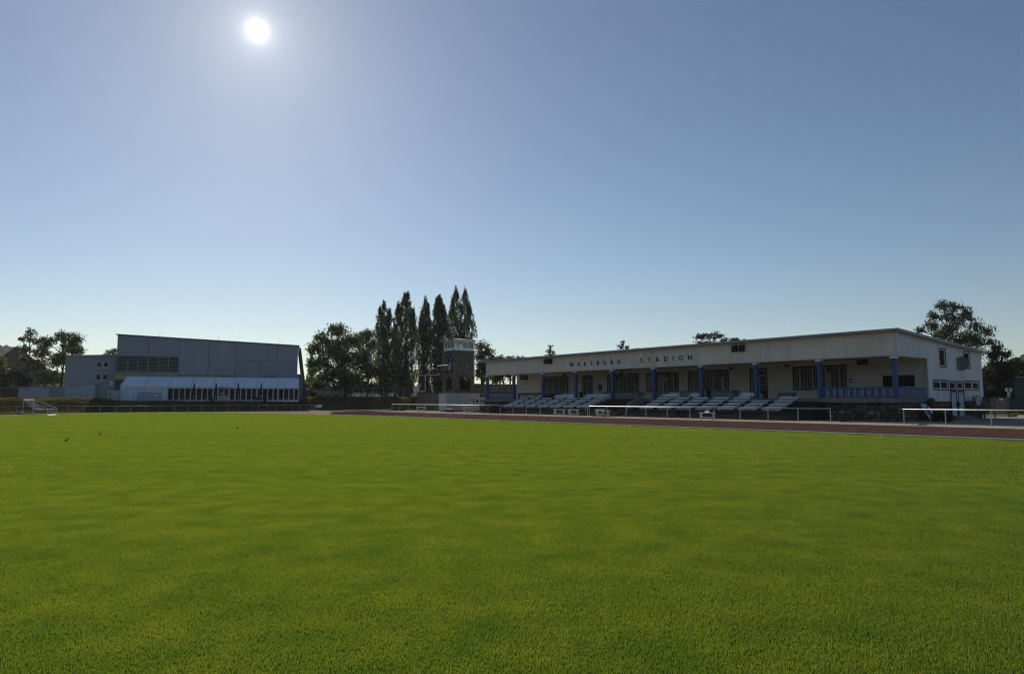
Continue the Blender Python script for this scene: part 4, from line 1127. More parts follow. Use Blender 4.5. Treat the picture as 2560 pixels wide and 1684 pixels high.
# small stone / cover on the paving before the gable
o = sthing('drain_cover', 'low hooded grey drain cover on the sandy strip by the track', 'drain cover', 20.35, 52.0, 0.004)
m_ = MB(); m_.hexa([(-0.28, -0.18, 0), (0.30, -0.18, 0), (0.30, 0.2, 0), (-0.28, 0.2, 0), (-0.14, -0.1, 0.13), (0.16, -0.1, 0.11), (0.16, 0.1, 0.11), (-0.14, 0.1, 0.13)]); m_.build('hood', M['concrete'], o)
m_ = MB(); m_.box(-0.7, 0.75, -0.24, -0.19, 0, 0.03); m_.build('edge', M['steel_dark'], o)

# ================================================================== tower, kiosk and stone walls left of the stand
def rubble_faces(parent, faces, seed, smin=0.25, smax=0.6, hmin=0.18, hmax=0.34, holes=lambda f, x, z: False):
    """irregular stones over whole faces as one part: (origin, along, outward, width, z0, z1)"""
    m_ = MB(); r_ = random.Random(seed)
    for fi, (o_, al, ou, wd, z0, z1) in enumerate(faces):
        o_, al, ou = Vector(o_), Vector(al), Vector(ou)
        for x, z, w, h in stone_courses(wd, z0, z1, r_, smin, smax, hmin, hmax):
            if holes(fi, x, z): continue
            src = rubble_mesh(w, h * r_.uniform(0.88, 1.08), 0.06 * r_.uniform(0.6, 1.6), r_.randint(0, 9999)); k = len(m_.v)
            for vx, vy, vz in src.v: m_.v.append(tuple(o_ + al * (x + vx) + ou * (-vy) + Vector((0, 0, z + vz))))
            m_.f += [tuple(k + i for i in f) for f in src.f]; m_.m += [0] * len(src.f)
    return m_.build('stonework', M['stone_far'], parent, kind='stuff')
M['stone_far'] = pmat('stone_far', (0.050, 0.044, 0.036), 0.95, 0.3, 2.2, 0.4, 7, rgb2=(0.29, 0.255, 0.20), detail=3.0)
tower = sthing('watch_tower', 'square rubble stone tower with a glazed white cabin on top', 'tower', 95.8, 62.7, 0.0)
# local: x = -(s-95.8), y = t-62.7 ; stone shaft s 93.9..97.7, t 60.8..64.7
X0, X1, Y0, Y1 = -1.9, 1.9, -1.95, 1.95
hw = 0.35
m_ = MB()
# shaft with an arched doorway in the end face and one in the pitch face
def arch_wall(axis_, fixed0, fixed1, a0, a1, o0, o1, zs, zr, ztop, zb=0.0):
    """wall with an arched opening o0..o1 from zb to springing zs, rise zr"""
    def bx(a, b_, z0, z1):
        if axis_ == 'y': m_.box(fixed0, fixed1, a, b_, z0, z1)
        else: m_.box(a, b_, fixed0, fixed1, z0, z1)
    bx(a0, o0, zb, ztop); bx(o1, a1, zb, ztop)
    n = 8
    for i in range(n):
        xa = o0 + (o1 - o0) * i / n; xb = o0 + (o1 - o0) * (i + 1) / n; xm = (xa + xb) / 2
        q = (xm - (o0 + o1) / 2) / ((o1 - o0) / 2)
        bx(xa, xb, zs + zr * math.sqrt(max(0, 1 - q * q)), ztop)
    bx(o0, o1, zb, 3.4)
arch_wall('y', X1 - hw, X1, Y0, Y1, -0.95, 1.05, 5.1, 0.6, 9.75)
arch_wall('x', Y0, Y0 + hw, X0, X1 - hw - 0.001, -0.75, 0.95, 5.0, 0.5, 6.6)
m_.box(X0, X1 - hw - 0.001, Y0, Y0 + hw, 9.05, 9.75); m_.box(X0, -0.45, Y0, Y0 + hw, 6.601, 9.05); m_.box(0.75, X1 - hw - 0.001, Y0, Y0 + hw, 6.601, 9.05)
m_.box(X0, X0 + hw, Y0 + hw + 0.001, Y1, 0, 9.75); m_.box(X0 + hw + 0.001, X1 - hw - 0.001, Y1 - hw, Y1, 0, 5.0); m_.box(X0 + hw + 0.001, X1 - hw - 0.001, Y1 - hw, Y1, 6.2, 9.75)
m_.box(X0 + hw + 0.001, X1 - hw - 0.001, Y0 + hw + 0.001, Y1 - hw - 0.001, 6.3, 6.55)
m_.build('shaft', M['mortar'], tower)
def holes(f, x, z):
    if f == 0: y = x + Y0; return (-1.1 < y < 1.2 and 3.35 < z < 5.15) or (3.3 < z < 5.85 and ((y - 0.05) / 1.15) ** 2 + ((z - 5.1) / 0.78) ** 2 < 1)
    if f == 1: y = x + X0; return (-0.6 < y < 0.9 and 6.55 < z < 9.15) or (-0.9 < y < 1.1 and 3.35 < z < 5.1) or ((y - 0.1) / 1.0) ** 2 + ((z - 5.0) / 0.65) ** 2 < 1
    return False
rubble_faces(tower, [((X1, Y0, 0), (0, 1, 0), (1, 0, 0), Y1 - Y0, 0.0, 9.7), ((X0, Y0, 0), (1, 0, 0), (0, -1, 0), X1 - X0, 0.0, 9.7), ((X0, Y1, 0), (0, -1, 0), (-1, 0, 0), Y1 - Y0, 3.0, 9.7), ((X1, Y1, 0), (-1, 0, 0), (0, 1, 0), X1 - X0, 3.0, 9.7)], 21, 0.2, 0.5, 0.14, 0.28, holes=holes)
for k in range(9):
    a = math.pi * (k + 0.5) / 9; m_ = MB()
    c = Vector((X1 + 0.05, 0.05 - 1.18 * math.cos(a), 5.1 + 0.80 * math.sin(a)))
    m_.bar(c - Vector((0, -0.2 * math.cos(a), 0.2 * math.sin(a))), c + Vector((0, -0.2 * math.cos(a), 0.2 * math.sin(a))), 0.30, 0.2); m_.build('arch_stone', M['stone'], tower)
m_ = MB(); m_.box(-0.42, 0.72, Y0 - 0.02, Y0 + 0.08, 6.62, 9.0); d = m_.build('door', M['door_blue'], tower)
m_ = MB(); m_.box(-0.30, 0.2, Y0 - 0.04, Y0 - 0.021, 7.8, 8.85); m_.build('pane', M['black'], d)
m_ = MB(); m_.box(0.3, 0.7, Y0 - 0.05, Y0 - 0.022, 6.65, 7.9); m_.build('panel', M['roller'], d)
m_ = MB(); m_.box(-1.9, 1.5, Y0 - 1.0, Y0 - 0.1, 6.42, 6.58); bal = m_.build('balcony', M['concrete_dark'], tower)
for x in (-1.85, -1.0, -0.2, 0.6, 1.45):
    m_ = MB(); m_.tube((x, Y0 - 0.95, 6.58), (x, Y0 - 0.95, 7.5), 0.02, 6); m_.build('rail_post', M['galv'], bal)
m_ = MB(); m_.tube((-1.87, Y0 - 0.95, 7.5), (1.47, Y0 - 0.95, 7.5), 0.025, 6); m_.build('handrail', M['galv'], bal)
m_ = MB(); m_.tube((X1 + 0.12, Y1 - 0.25, 5.9), (X1 + 0.12, Y1 - 0.25, 9.7), 0.05, 8); m_.build('downpipe', M['galv'], tower)
# glazed cabin
cx0, cx1, cy0, cy1 = -1.12, 2.15, -2.2, 1.65
m_ = MB(); m_.box(X0 - 0.15, X1 + 0.30, cy0 - 0.05, Y1 + 0.1, 9.76, 9.95); m_.build('cabin_floor', M['concrete'], tower)
m_ = MB()
for z0, z1 in ((9.951, 10.32), (11.42, 11.62)):
    m_.box(cx0, cx1, cy0, cy0 + 0.12, z0, z1); m_.box(cx0, cx1, cy1 - 0.12, cy1, z0, z1); m_.box(cx0, cx0 + 0.12, cy0 + 0.121, cy1 - 0.121, z0, z1); m_.box(cx1 - 0.12, cx1, cy0 + 0.121, cy1 - 0.121, z0, z1)
cab = m_.build('cabin_wall', M['white_paint'], tower)
for i in range(4):
    for y in (cy0 + 0.06, cy1 - 0.06):
        x = cx0 + 0.07 + (cx1 - cx0 - 0.14) * i / 3; m_ = MB(); m_.box(x - 0.045, x + 0.045, y - 0.055, y + 0.055, 10.321, 11.419); m_.build('mullion', M['white_paint'], cab)
    if 0 < i < 3:
        for x in (cx0 + 0.06, cx1 - 0.06):
            y = cy0 + 0.07 + (cy1 - cy0 - 0.14) * i / 3; m_ = MB(); m_.box(x - 0.055, x + 0.055, y - 0.045, y + 0.045, 10.321, 11.419); m_.build('mullion', M['white_paint'], cab)
for i in range(3):
    xa = cx0 + 0.15 + (cx1 - cx0 - 0.14) * i / 3; xb = cx0 + (cx1 - cx0 - 0.14) * (i + 1) / 3
    for y in (cy0 + 0.06, cy1 - 0.06): m_ = MB(); m_.box(xa, xb, y - 0.005, y + 0.005, 10.325, 11.415); m_.build('pane', M['glass'], cab)
    ya = cy0 + 0.15 + (cy1 - cy0 - 0.14) * i / 3; yb = cy0 + (cy1 - cy0 - 0.14) * (i + 1) / 3
    for x in (cx0 + 0.06, cx1 - 0.06): m_ = MB(); m_.box(x - 0.005, x + 0.005, ya, yb, 10.325, 11.415); m_.build('pane', M['glass'], cab)
M['pane_backing'] = leafmat('pane_backing', (0.50, 0.60, 0.66), (0.60, 0.70, 0.76), (1.0, 1.0, 1.0), 0.5, 0.5)  # pale translucent sheets added inside so the cabin glass looks sky-bright
m_ = MB(); m_.box(cx0 + 0.2, cx0 + 0.21, cy0 + 0.3, cy1 - 0.3, 10.4, 11.3); m_.build('pane_backing', M['pane_backing'], cab)
m_ = MB(); m_.box(cx0 + 0.4, cx1 - 0.3, cy1 - 0.21, cy1 - 0.2, 10.4, 11.3); m_.build('pane_backing', M['pane_backing'], cab)
for i, (x, y) in enumerate(((1.9, -1.6), (1.9, 0.2), (0.6, -1.95), (-0.4, -1.95))):
    m_ = MB(); n = 6
    for q in range(n):
        a, c = q / n * 0.5, (q + 1) / n * 0.5; d_ = 0.03 * (-1) ** q
        if x > 1.5: m_.face([(x + d_, y + a, 10.33), (x - d_, y + c, 10.33), (x - d_, y + c * 0.4, 11.35), (x + d_, y + a * 0.4, 11.35)])
        else: m_.face([(x + a, y + d_, 10.33), (x + c, y - d_, 10.33), (x + c * 0.4, y - d_, 11.35), (x + a * 0.4, y + d_, 11.35)])
    m_.build('curtain', M['curtain'], cab)
m_ = MB()
ex0, ex1, ey0, ey1 = cx0 - 0.55, cx1 + 0.5, cy0 - 0.55, cy1 + 0.5
m_.box(ex0, ex1, ey0, ey1, 11.63, 11.70)
mx_, my_ = (ex0 + ex1) / 2, (ey0 + ey1) / 2
for a, c in (((ex0, ey0), (ex1, ey0)), ((ex1, ey0), (ex1, ey1)), ((ex1, ey1), (ex0, ey1)), ((ex0, ey1), (ex0, ey0))): m_.face([(*a, 11.702), (*c, 11.702), (mx_, my_, 12.05)])
m_.build('cabin_roof', M['roof_metal'], tower)

def stone_wall(label, P, th, z1, seed, name='stone_wall', z0=0.0):
    a, c = Vector(P[0]), Vector(P[1]); d = c - a
    o = thing(name, label, 'wall', a, math.atan2(d.y, d.x)); ln = d.length
    m_ = MB(); m_.box(0, ln, -th / 2, th / 2, 0, z1); m_.build('core', M['mortar'], o)
    rubble_faces(o, [((0, -th / 2, 0), (1, 0, 0), (0, -1, 0), ln, z0, z1)], seed, 0.3, 0.8, 0.22, 0.42)
    m_ = MB(); m_.box(-0.1, ln + 0.1, -th / 2 - 0.12, th / 2 + 0.1, z1 + 0.001, z1 + 0.12); m_.build('coping', M['concrete_dark'], o)
    return o
stone_wall('rough stone wall with flat coping between the tower and the grandstand', (ST(96.2, 65.2), ST(94.5, 86)), 0.5, 4.45, 5, z0=0.5)
stone_wall('lower rough stone wall running from the tower to the bank', (ST(106.0, 60.9), ST(98.3, 60.9)), 0.5, 3.05, 6)
# small pale annex with white eaves behind the balustrade
o = sthing('annex', 'small pale rendered annex with a white eaves board before the stone wall', 'building', 89.5, 72.5, 0.0)
m_ = MB(); m_.box(-1.1, 1.1, -1.0, 1.6, 0, 4.0); m_.build('wall', pmat('annex', (0.26, 0.25, 0.18), 0.9, 0.1, 0.8), o)
m_ = MB(); m_.box(-1.3, 1.3, -1.2, 1.8, 4.05, 4.45); m_.build('roof', M['concrete'], o)
m_ = MB(); m_.box(-1.32, 1.32, -1.26, -1.201, 4.02, 4.30); m_.build('eaves_board', M['white_paint'], o)

# kiosk container
kio = sthing('kiosk', 'white kiosk cabin with closed roller shutters below the tower', 'kiosk', 91.3, 60.0, 0.0)
m_ = MB(); m_.box(-1.1, 1.1, -3.1, 3.1, 0.16, 2.72); m_.build('body', M['kiosk_white'], kio)
m_ = MB(); m_.box(-1.14, 1.14, -3.14, 3.14, 2.721, 2.84); m_.build('roof_edge', M['white_wood'], kio)
m_ = MB(); m_.box(-1.0, 1.0, -3.0, 3.0, 0.0, 0.158); m_.build('skid', M['steel_dark'], kio)
for x in (-1.1, 1.1):
    for y in (-3.1, 3.1): m_ = MB(); m_.box(x - 0.05, x + 0.05, y - 0.05, y + 0.05, 0.15, 2.72); m_.build('corner_post', M['white_wood'], kio)
m_ = MB()
for k in range(30): y = -3.0 + k * 0.205; m_.box(1.1, 1.122, y, y + 0.06, 0.2, 2.7)
m_.build('ribs', M['kiosk_white'], kio, kind='stuff')
def shutter(y0, y1, z0, z1, face):
    m_ = MB()
    if face == 'x': m_.box(1.123, 1.16, y0, y1, z0, z1)
    else: m_.box(y0, y1, -3.16, -3.12, z0, z1)
    s_ = m_.build('shutter', M['roller'], kio)
    n = int((z1 - z0) / 0.11)
    q = MB()
    for k in range(n):
        z = z0 + 0.02 + k * (z1 - z0 - 0.04) / n
        if face == 'x': q.box(1.161, 1.172, y0 + 0.04, y1 - 0.04, z, z + 0.07)
        else: q.box(y0 + 0.04, y1 - 0.04, -3.172, -3.161, z, z + 0.07)
    q.build('slats', M['roller'], s_, kind='stuff')
shutter(-0.9, 0.85, 0.7, 2.65, 'y'); shutter(-2.35, -0.85, 1.2, 2.65, 'x'); shutter(1.4, 2.35, 1.2, 2.7, 'x')
m_ = MB(); m_.box(1.123, 1.15, -0.5, 0.75, 0.3, 2.3); d = m_.build('door', M['kiosk_white'], kio)
m_ = MB(); m_.box(1.151, 1.2, 0.5, 0.62, 1.15, 1.35); m_.build('handle', M['black'], d)
# printed banner beside the kiosk, with its dark emblems
o = sthing('banner', 'white banner with three dark emblems on a steel frame by the kiosk', 'banner', 87.3, 59.2, 0.0)
m_ = MB(); m_.box(-0.015, 0.015, 0.0, 2.9, 1.15, 2.15); m_.build('cloth', M['banner'], o)
for y in (-0.05, 2.95): m_ = MB(); m_.tube((0, y, 0), (0, y, 2.2), 0.03, 6); m_.build('post', M['galv'], o)
m_ = MB(); m_.tube((0, -0.05, 2.2), (0, 2.95, 2.2), 0.025, 6); m_.build('top_rail', M['galv'], o)
m_ = MB(); x = 0.018
m_.face([(x, 0.25, 1.95), (x, 0.25, 1.70), (x, 0.5, 1.70), (x, 0.6, 1.80), (x, 1.0, 1.85), (x, 0.95, 1.98)]); m_.face([(x, 0.55, 1.66), (x, 0.75, 1.30), (x, 1.0, 1.30), (x, 0.95, 1.66)])
m_.build('emblem', M['letter_dark'], o)
m_ = MB(); m_.face([(x, 1.35 + 0.24 * math.cos(a) + 0.1, 1.65 + (0.33 if math.sin(a) < 0 else 0.25) * math.sin(a)) for a in [2 * math.pi * i / 16 for i in range(16)]]); m_.build('emblem', M['navy'], o)
m_ = MB()
for y0, y1, z0, z1 in ((1.95, 2.1, 1.4, 1.95), (2.11, 2.35, 1.4, 1.55), (2.36, 2.5, 1.4, 1.95), (2.6, 2.72, 1.4, 1.75)): m_.box(x - 0.002, x + 0.002, y0, y1, z0, z1)
m_.build('emblem', M['navy'], o)
# T-shaped floodlight pole and its small sign
o = thing('floodlight_pole', 'grey T-shaped floodlight pole in front of the poplars', 'pole', (-15.6, 122.6, ground_z(-15.6, 122.6)))
zb = o.location.z
m_ = MB(); m_.tube((0, 0, 0), (0, 0, 6.2 - zb), 0.11, 8, 0.09); m_.build('mast', M['galv'], o)
m_ = MB(); m_.bar((-1.5, 0, 6.22 - zb), (2.6, 0, 6.22 - zb), 0.12, 0.12); m_.build('crossbar', M['galv'], o)
for x in (-1.3, 0.6, 2.3): m_ = MB(); m_.hexa([(x - 0.2, -0.15, 6.28 - zb), (x + 0.2, -0.15, 6.28 - zb), (x + 0.2, 0.15, 6.28 - zb), (x - 0.2, 0.15, 6.28 - zb), (x - 0.25, -0.3, 6.5 - zb), (x + 0.25, -0.3, 6.5 - zb), (x + 0.25, 0.1, 6.55 - zb), (x - 0.25, 0.1, 6.55 - zb)]); m_.build('floodlight', M['steel_dark'], o)
m_ = MB(); m_.box(-0.95, -0.15, -0.16, -0.12, 3.05 - zb, 3.5 - zb); m_.build('plate', M['roller'], o)

# ================================================================== sports hall, wing, marquee
E0 = 149.02
KH = 0.85                                # the hall group is measured in units of 0.85 m
def HP(u, e, z): p = UE(u, e); return Vector((p.x * KH, p.y * KH, CAM_H + (z - CAM_H) * KH))
def hthing(name, label, cat, u, e, z=0.0, group=None, turn=0.0):
    o = thing(name, label, cat, HP(u, e, z), AH + turn, group); o.scale = (KH, KH, KH); return o
hall = hthing('sports_hall', 'large grey clad sports hall with sloping roof and louvred windows', 'hall', -16.1, E0 + 12, 1.3)
HB = 1.3
def hz(u): return 15.45 + (u + 34.3) * (14.0 - 15.45) / 36.3 - HB
OX, OY = 16.1, 0.0                      # local x = u + 16.1
def wallpoly(u0, u1, zb0, ztop, name, mat, y0=-0.08, y1=0.0):
    m_ = MB(); t0 = min(ztop, hz(u0)) if ztop else hz(u0); t1 = min(ztop, hz(u1)) if ztop else hz(u1)
    a, c = u0 + OX + 0.05, u1 + OX - 0.05
    m_.hexa([(a, y0, zb0), (c, y0, zb0), (c, y1, zb0), (a, y1, zb0), (a, y0, t0), (c, y0, t1), (c, y1, t1), (a, y1, t0)])
    return m_.build(name, M[mat], hall)
m_ = MB(); m_.hexa([(-34.25 + OX, 0.005, 0), (1.95 + OX, 0.005, 0), (1.95 + OX, 26, 0), (-34.25 + OX, 26, 0), (-34.25 + OX, 0.005, hz(-34.25) - 0.1), (1.95 + OX, 0.005, hz(1.95) - 0.1), (1.95 + OX, 26, hz(1.95) - 0.1), (-34.25 + OX, 26, hz(-34.25) - 0.1)]); m_.build('core', M['steel_dark'], hall)
wallpoly(-34.3, -28.4, 11.02 - HB, None, 'wall_panel', 'hall_panel'); wallpoly(-28.4, -22.42, 11.02 - HB, None, 'wall_panel', 'hall_panel')
wallpoly(-22.42, -16.58, 7.15 - HB, None, 'wall_panel', 'hall_panel'); wallpoly(-16.58, -11.06, 7.15 - HB, None, 'wall_panel', 'hall_panel')
for a, c in ((-11.06, -4.6), (-4.6, -2.5), (-2.5, 2.0)): wallpoly(a, c, 10.68 - HB, None, 'wall_panel', 'hall_panel')
for a, c in ((-11.06, -6.0), (-6.0, 2.0)): wallpoly(a, c, 0.0, 10.62 - HB, 'wall_panel', 'hall_panel2', -0.06)
for a, c in ((-34.3, -28.4), (-28.4, -22.42)): wallpoly(a, c, 7.02 - HB, 7.62 - HB, 'wall_panel', 'hall_panel2', -0.07)
for a, c in ((-34.3, -28.4), (-28.4, -22.42), (-22.42, -16.58), (-16.58, -11.06)): wallpoly(a, c, 6.1 - HB, 6.98 - HB, 'colour_band', 'hall_yellow', -0.09)
wallpoly(-34.3, -11.06, 0.0, 6.06 - HB, 'base_wall', 'hall_blue', -0.07)
for a, c in ((-33.95, -28.35), (-28.2, -22.5)):
    for k in range(3):
        w = (c - a) / 3; x0, x1 = a + k * w + 0.06 + OX, a + (k + 1) * w - 0.06 + OX; z0, z1 = 7.72 - HB, 10.95 - HB
        m_ = MB(); m_.box(x0 - 0.07, x1 + 0.07, -0.14, -0.02, z1, z1 + 0.06); m_.box(x0 - 0.07, x1 + 0.07, -0.14, -0.02, z0 - 0.08, z0); m_.box(x0 - 0.07, x0, -0.138, -0.02, z0, z1); m_.box(x1, x1 + 0.07, -0.138, -0.02, z0, z1)
        wdw = m_.build('window', M['hall_panel2'], hall)
        m_ = MB(); m_.box(x0, x1, -0.03, -0.01, z0, z1); m_.build('pane', M['black'], wdw)
        m_ = MB()
        for q in range(11):
            z = z0 + 0.04 + q * (z1 - z0 - 0.06) / 11; m_.box(x0, x1, -0.14, -0.06, z, z + 0.10)
        m_.build('louvres', M['louvre'], wdw, kind='stuff')
m_ = MB(); a, c = -34.55 + OX, 2.25 + OX
m_.hexa([(a, -0.4, hz(-34.55) - 0.04), (c, -0.4, hz(2.25) - 0.04), (c, 26.3, hz(2.25) - 0.04), (a, 26.3, hz(-34.55) - 0.04), (a, -0.4, hz(-34.55) + 0.14), (c, -0.4, hz(2.25) + 0.14), (c, 26.3, hz(2.25) + 0.14), (a, 26.3, hz(-34.55) + 0.14)]); rf = m_.build('roof', M['steel_dark'], hall)
for u in (-26.5, -14.8, -2.0): m_ = MB(); m_.tube((u + OX, 1.0, hz(u)), (u + OX, 1.0, hz(u) + 1.5), 0.02, 5); m_.build('lightning_rod', M['steel_dark'], rf)
m_ = MB(); m_.box(-5.1 + OX, -2.5 + OX, -0.13, -0.065, 6.95 - HB, 7.1 - HB); m_.box(-5.1 + OX, -4.98 + OX, -0.13, -0.065, 5.0 - HB, 6.95 - HB); m_.box(-2.62 + OX, -2.5 + OX, -0.13, -0.065, 5.0 - HB, 6.95 - HB); m_.build('door_surround', M['steel_dark'], hall)
# raking struts at the near gable
for y in (0.4, 8.5, 17.0):
    m_ = MB(); m_.bar((2.35 + OX, y, 13.6 - HB), (4.1 + OX, y, 0.0), 0.45, 0.55); m_.build('raking_strut', M['steel_dark'], hall)
m_ = MB(); m_.box(2.0 + OX, 3.2 + OX, 1.2, 24, 0, 6.2); m_.box(2.0 + OX, 3.35 + OX, 1.0, 24.2, 6.2, 6.35); m_.build('side_annex', M['louvre'], hall)

wing = hthing('hall_wing', 'lower grey two-storey wing with four small windows', 'building', -39.3, E0 + 14, 1.9)
WB = 1.9
WIN = [(-38.44, -37.44, 8.6, 9.85), (-37.1, -36.12, 8.6, 9.85), (-38.4, -37.45, 5.9, 7.25), (-37.1, -36.1, 5.9, 7.25)]
m_ = MB(); us = [-44.05, -38.42, -37.45, -37.1, -36.12, -34.65]; zs = [WB - 0.3, 5.9, 7.25, 8.6, 9.85, 10.75]
for i in range(5):
    for j in range(5):
        if i in (1, 3) and j in (1, 3): continue
        m_.box(us[i] + 39.3, us[i + 1] + 39.3, 0, 0.3, zs[j] - WB, zs[j + 1] - WB)
m_.box(-44.05 + 39.3, -43.75 + 39.3, 0.301, 18, -0.3, 10.75 - WB); m_.box(-43.74 + 39.3, -34.65 + 39.3, 17.7, 18, -0.3, 10.75 - WB); m_.box(-43.74 + 39.3, -34.65 + 39.3, 2.5, 2.6, -0.2, 10.7 - WB)
m_.build('wall', M['hall_wing'], wing)
m_ = MB(); m_.hexa([(-44.25 + 39.3, -0.2, 10.75 - WB), (-34.6 + 39.3, -0.2, 10.8 - WB), (-34.6 + 39.3, 18.2, 10.8 - WB), (-44.25 + 39.3, 18.2, 10.75 - WB), (-44.25 + 39.3, -0.2, 11.0 - WB), (-34.6 + 39.3, -0.2, 11.45 - WB), (-34.6 + 39.3, 18.2, 11.45 - WB), (-44.25 + 39.3, 18.2, 11.0 - WB)]); m_.build('parapet', M['hall_panel2'], wing)
for a, c, z0, z1 in WIN:
    z0 -= WB; z1 -= WB; a += 39.3; c += 39.3; f = 0.09
    m_ = MB(); m_.box(a + 0.001, c - 0.001, 0.05, 0.12, z0, z0 + f); m_.box(a + 0.001, c - 0.001, 0.05, 0.12, z1 - f, z1); m_.box(a + 0.001, a + f, 0.05, 0.12, z0 + f, z1 - f); m_.box(c - f, c - 0.001, 0.05, 0.12, z0 + f, z1 - f); w = m_.build('window', M['white_paint'], wing)
    m_ = MB(); m_.box(a + f, c - f, 0.08, 0.09, z0 + f, z1 - f); m_.build('pane', M['glass'], w)
    m_ = MB(); m_.box(a - 0.05, c + 0.05, -0.08, -0.001, z0 - 0.07, z0); m_.build('sill', M['white_paint'], w)

# marquee ---------------------------------------------------------------------------------------
tent = hthing('marquee', 'long white event marquee with glazed front standing before the hall', 'marquee', -14.3, E0, 1.42)
TB0, NB = 1.42, 8
u0t, u1t = -30.75, 2.15; bw = (u1t - u0t) / NB; ze, zr = 4.5 - TB0, 6.45 - TB0; dp = 10.0
lx = lambda u: u + 14.3
for k in range(NB):
    a, c = lx(u0t + k * bw), lx(u0t + (k + 1) * bw)
    m_ = MB(); n = 6
    for q in range(n):       # slightly slack membrane between the frames
        for sgn, y0, y1 in ((1, -0.12, dp / 2), (-1, dp + 0.12, dp / 2)):
            f0, f1 = q / n, (q + 1) / n
            P = []
            for f, xx in ((f0, a + 0.05), (f0, (a + c) / 2), (f0, c - 0.05), (f1, c - 0.05), (f1, (a + c) / 2), (f1, a + 0.05)):
                sag = 0.09 * math.sin(math.pi * f) if abs(xx - (a + c) / 2) < 0.01 else 0.0
                P.append((xx, y0 + (y1 - y0) * f, ze + (zr - ze) * f - sag + 0.02))
            quad1 = [P[0], P[1], P[4], P[5]]; quad2 = [P[1], P[2], P[3], P[4]]
            m_.face(quad1 if sgn > 0 else quad1[::-1]); m_.face(quad2 if sgn > 0 else quad2[::-1])
    m_.build('roof_panel', M['tent_pvc'], tent)
    m_ = MB(); m_.box(a + 0.05, c - 0.05, -0.16, -0.09, ze - 0.33, ze + 0.03); m_.build('valance', M['tent_pvc'], tent)
for k in range(NB + 1):
    x = lx(u0t + k * bw)
    m_ = MB(); m_.bar((x, -0.16, ze + 0.04), (x, dp / 2, zr + 0.05), 0.14, 0.10); m_.bar((x, dp + 0.16, ze + 0.04), (x, dp / 2, zr + 0.05), 0.14, 0.10); m_.build('rafter', M['alu'], tent)
    m_ = MB(); m_.box(x - 0.07, x + 0.07, -0.08, 0.08, 0, ze - 0.05); m_.build('post', M['alu'], tent)
m_ = MB(); m_.box(lx(u0t) - 0.1, lx(u1t) + 0.1, -0.3, dp + 0.3, -0.35, -0.003); m_.build('platform', M['concrete_dark'], tent)
m_ = MB(); m_.box(lx(u0t) - 0.04, lx(u0t), 0.1, dp, 0, ze); m_.face([(lx(u0t), 0, ze), (lx(u0t), dp, ze), (lx(u0t), dp / 2, zr)]); m_.box(lx(u1t), lx(u1t) + 0.04, 0.1, dp, 0, ze); m_.face([(lx(u1t), 0, ze), (lx(u1t), dp, ze), (lx(u1t), dp / 2, zr)]); m_.build('gable', M['tent_wall'], tent)
m_ = MB(); m_.box(lx(u0t), lx(u1t), dp - 0.1, dp, 0, ze); m_.build('rear_wall', M['tent_wall'], tent)
# solid cassette panels on the first two bays
ncas = 8
for k in range(ncas):
    w = 2 * bw / ncas; a = lx(u0t) + k * w + 0.04
    m_ = MB(); m_.box(a, a + w - 0.05, -0.02, 0.05, 0.02, ze - 0.34); pn = m_.build('wall_panel', M['tent_wall'], tent)
    m_ = MB()
    for z in (0.35, 1.05, 1.75): m_.box(a + 0.12, a + w - 0.17, -0.045, -0.021, z, z + 0.42)
    m_.build('embossing', M['tent_wall'], pn, kind='stuff')
# glazed panels
uA = u0t + 2 * bw; n_gl = 0
ug = uA + 0.03
while ug < u1t - 0.5:
    w = 1.03
    if abs(ug + w / 2 - (-12.27)) < 0.6 + w / 2 and not (ug + w < -13.36 or ug > -11.18):
        ug = -11.15; continue
    e_ = min(ug + w, u1t - 0.03)
    if ug < -13.36 < e_: e_ = -13.38
    if e_ - ug > 0.45:
        a, c = lx(ug), lx(e_)
        m_ = MB(); f = 0.10; z1 = ze - 0.34
        m_.box(a, c, -0.03, 0.04, 0.02, 0.42); m_.box(a, c, -0.03, 0.04, z1 - 0.08, z1); m_.box(a, a + f, -0.03, 0.04, 0.42, z1 - 0.08); m_.box(c - f, c, -0.03, 0.04, 0.42, z1 - 0.08)
        pn = m_.build('glazed_panel', M['alu'], tent)
        m_ = MB(); m_.box(a + f, c - f, 0.0, 0.012, 0.42, z1 - 0.08); m_.build('pane', M['glass_dark'], pn)
        if n_gl % 3 != 0 and n_gl > 3 and n_gl < 17:
            m_ = MB(); m_.box(a + f, c - f, 0.3, 0.31, 0.42, z1 - 0.1); m_.build('pane_backing', M['hall_panel2'], pn)
        n_gl += 1
    ug = e_ + 0.005
m_ = MB(); a, c = lx(-13.33), lx(-11.2); z1 = 2.62
m_.box(a, c, -0.05, 0.05, z1, z1 + 0.10); m_.box(a, a + 0.1, -0.05, 0.05, 0, z1); m_.box(c - 0.1, c, -0.05, 0.05, 0, z1); d = m_.build('door', M['alu'], tent)
for k in range(2):
    x0 = a + 0.1 + k * (c - a - 0.2) / 2; x1 = x0 + (c - a - 0.2) / 2
    m_ = MB(); m_.box(x0 + 0.01, x1 - 0.01, -0.03, 0.03, 0.01, 1.25); m_.box(x0 + 0.01, x0 + 0.14, -0.03, 0.03, 1.25, z1); m_.box(x1 - 0.14, x1 - 0.01, -0.03, 0.03, 1.25, z1); m_.box(x0 + 0.14, x1 - 0.14, -0.03, 0.03, z1 - 0.15, z1); m_.build('door_leaf', M['container_white'], d)
    m_ = MB(); m_.box(x0 + 0.14, x1 - 0.14, -0.006, 0.006, 1.25, z1 - 0.15); m_.build('pane', M['glass_dark'], d)
m_ = MB(); m_.box(a + 0.45, a + 0.85, -0.06, -0.04, 1.6, 1.85); m_.build('notice', M['banner'], d)
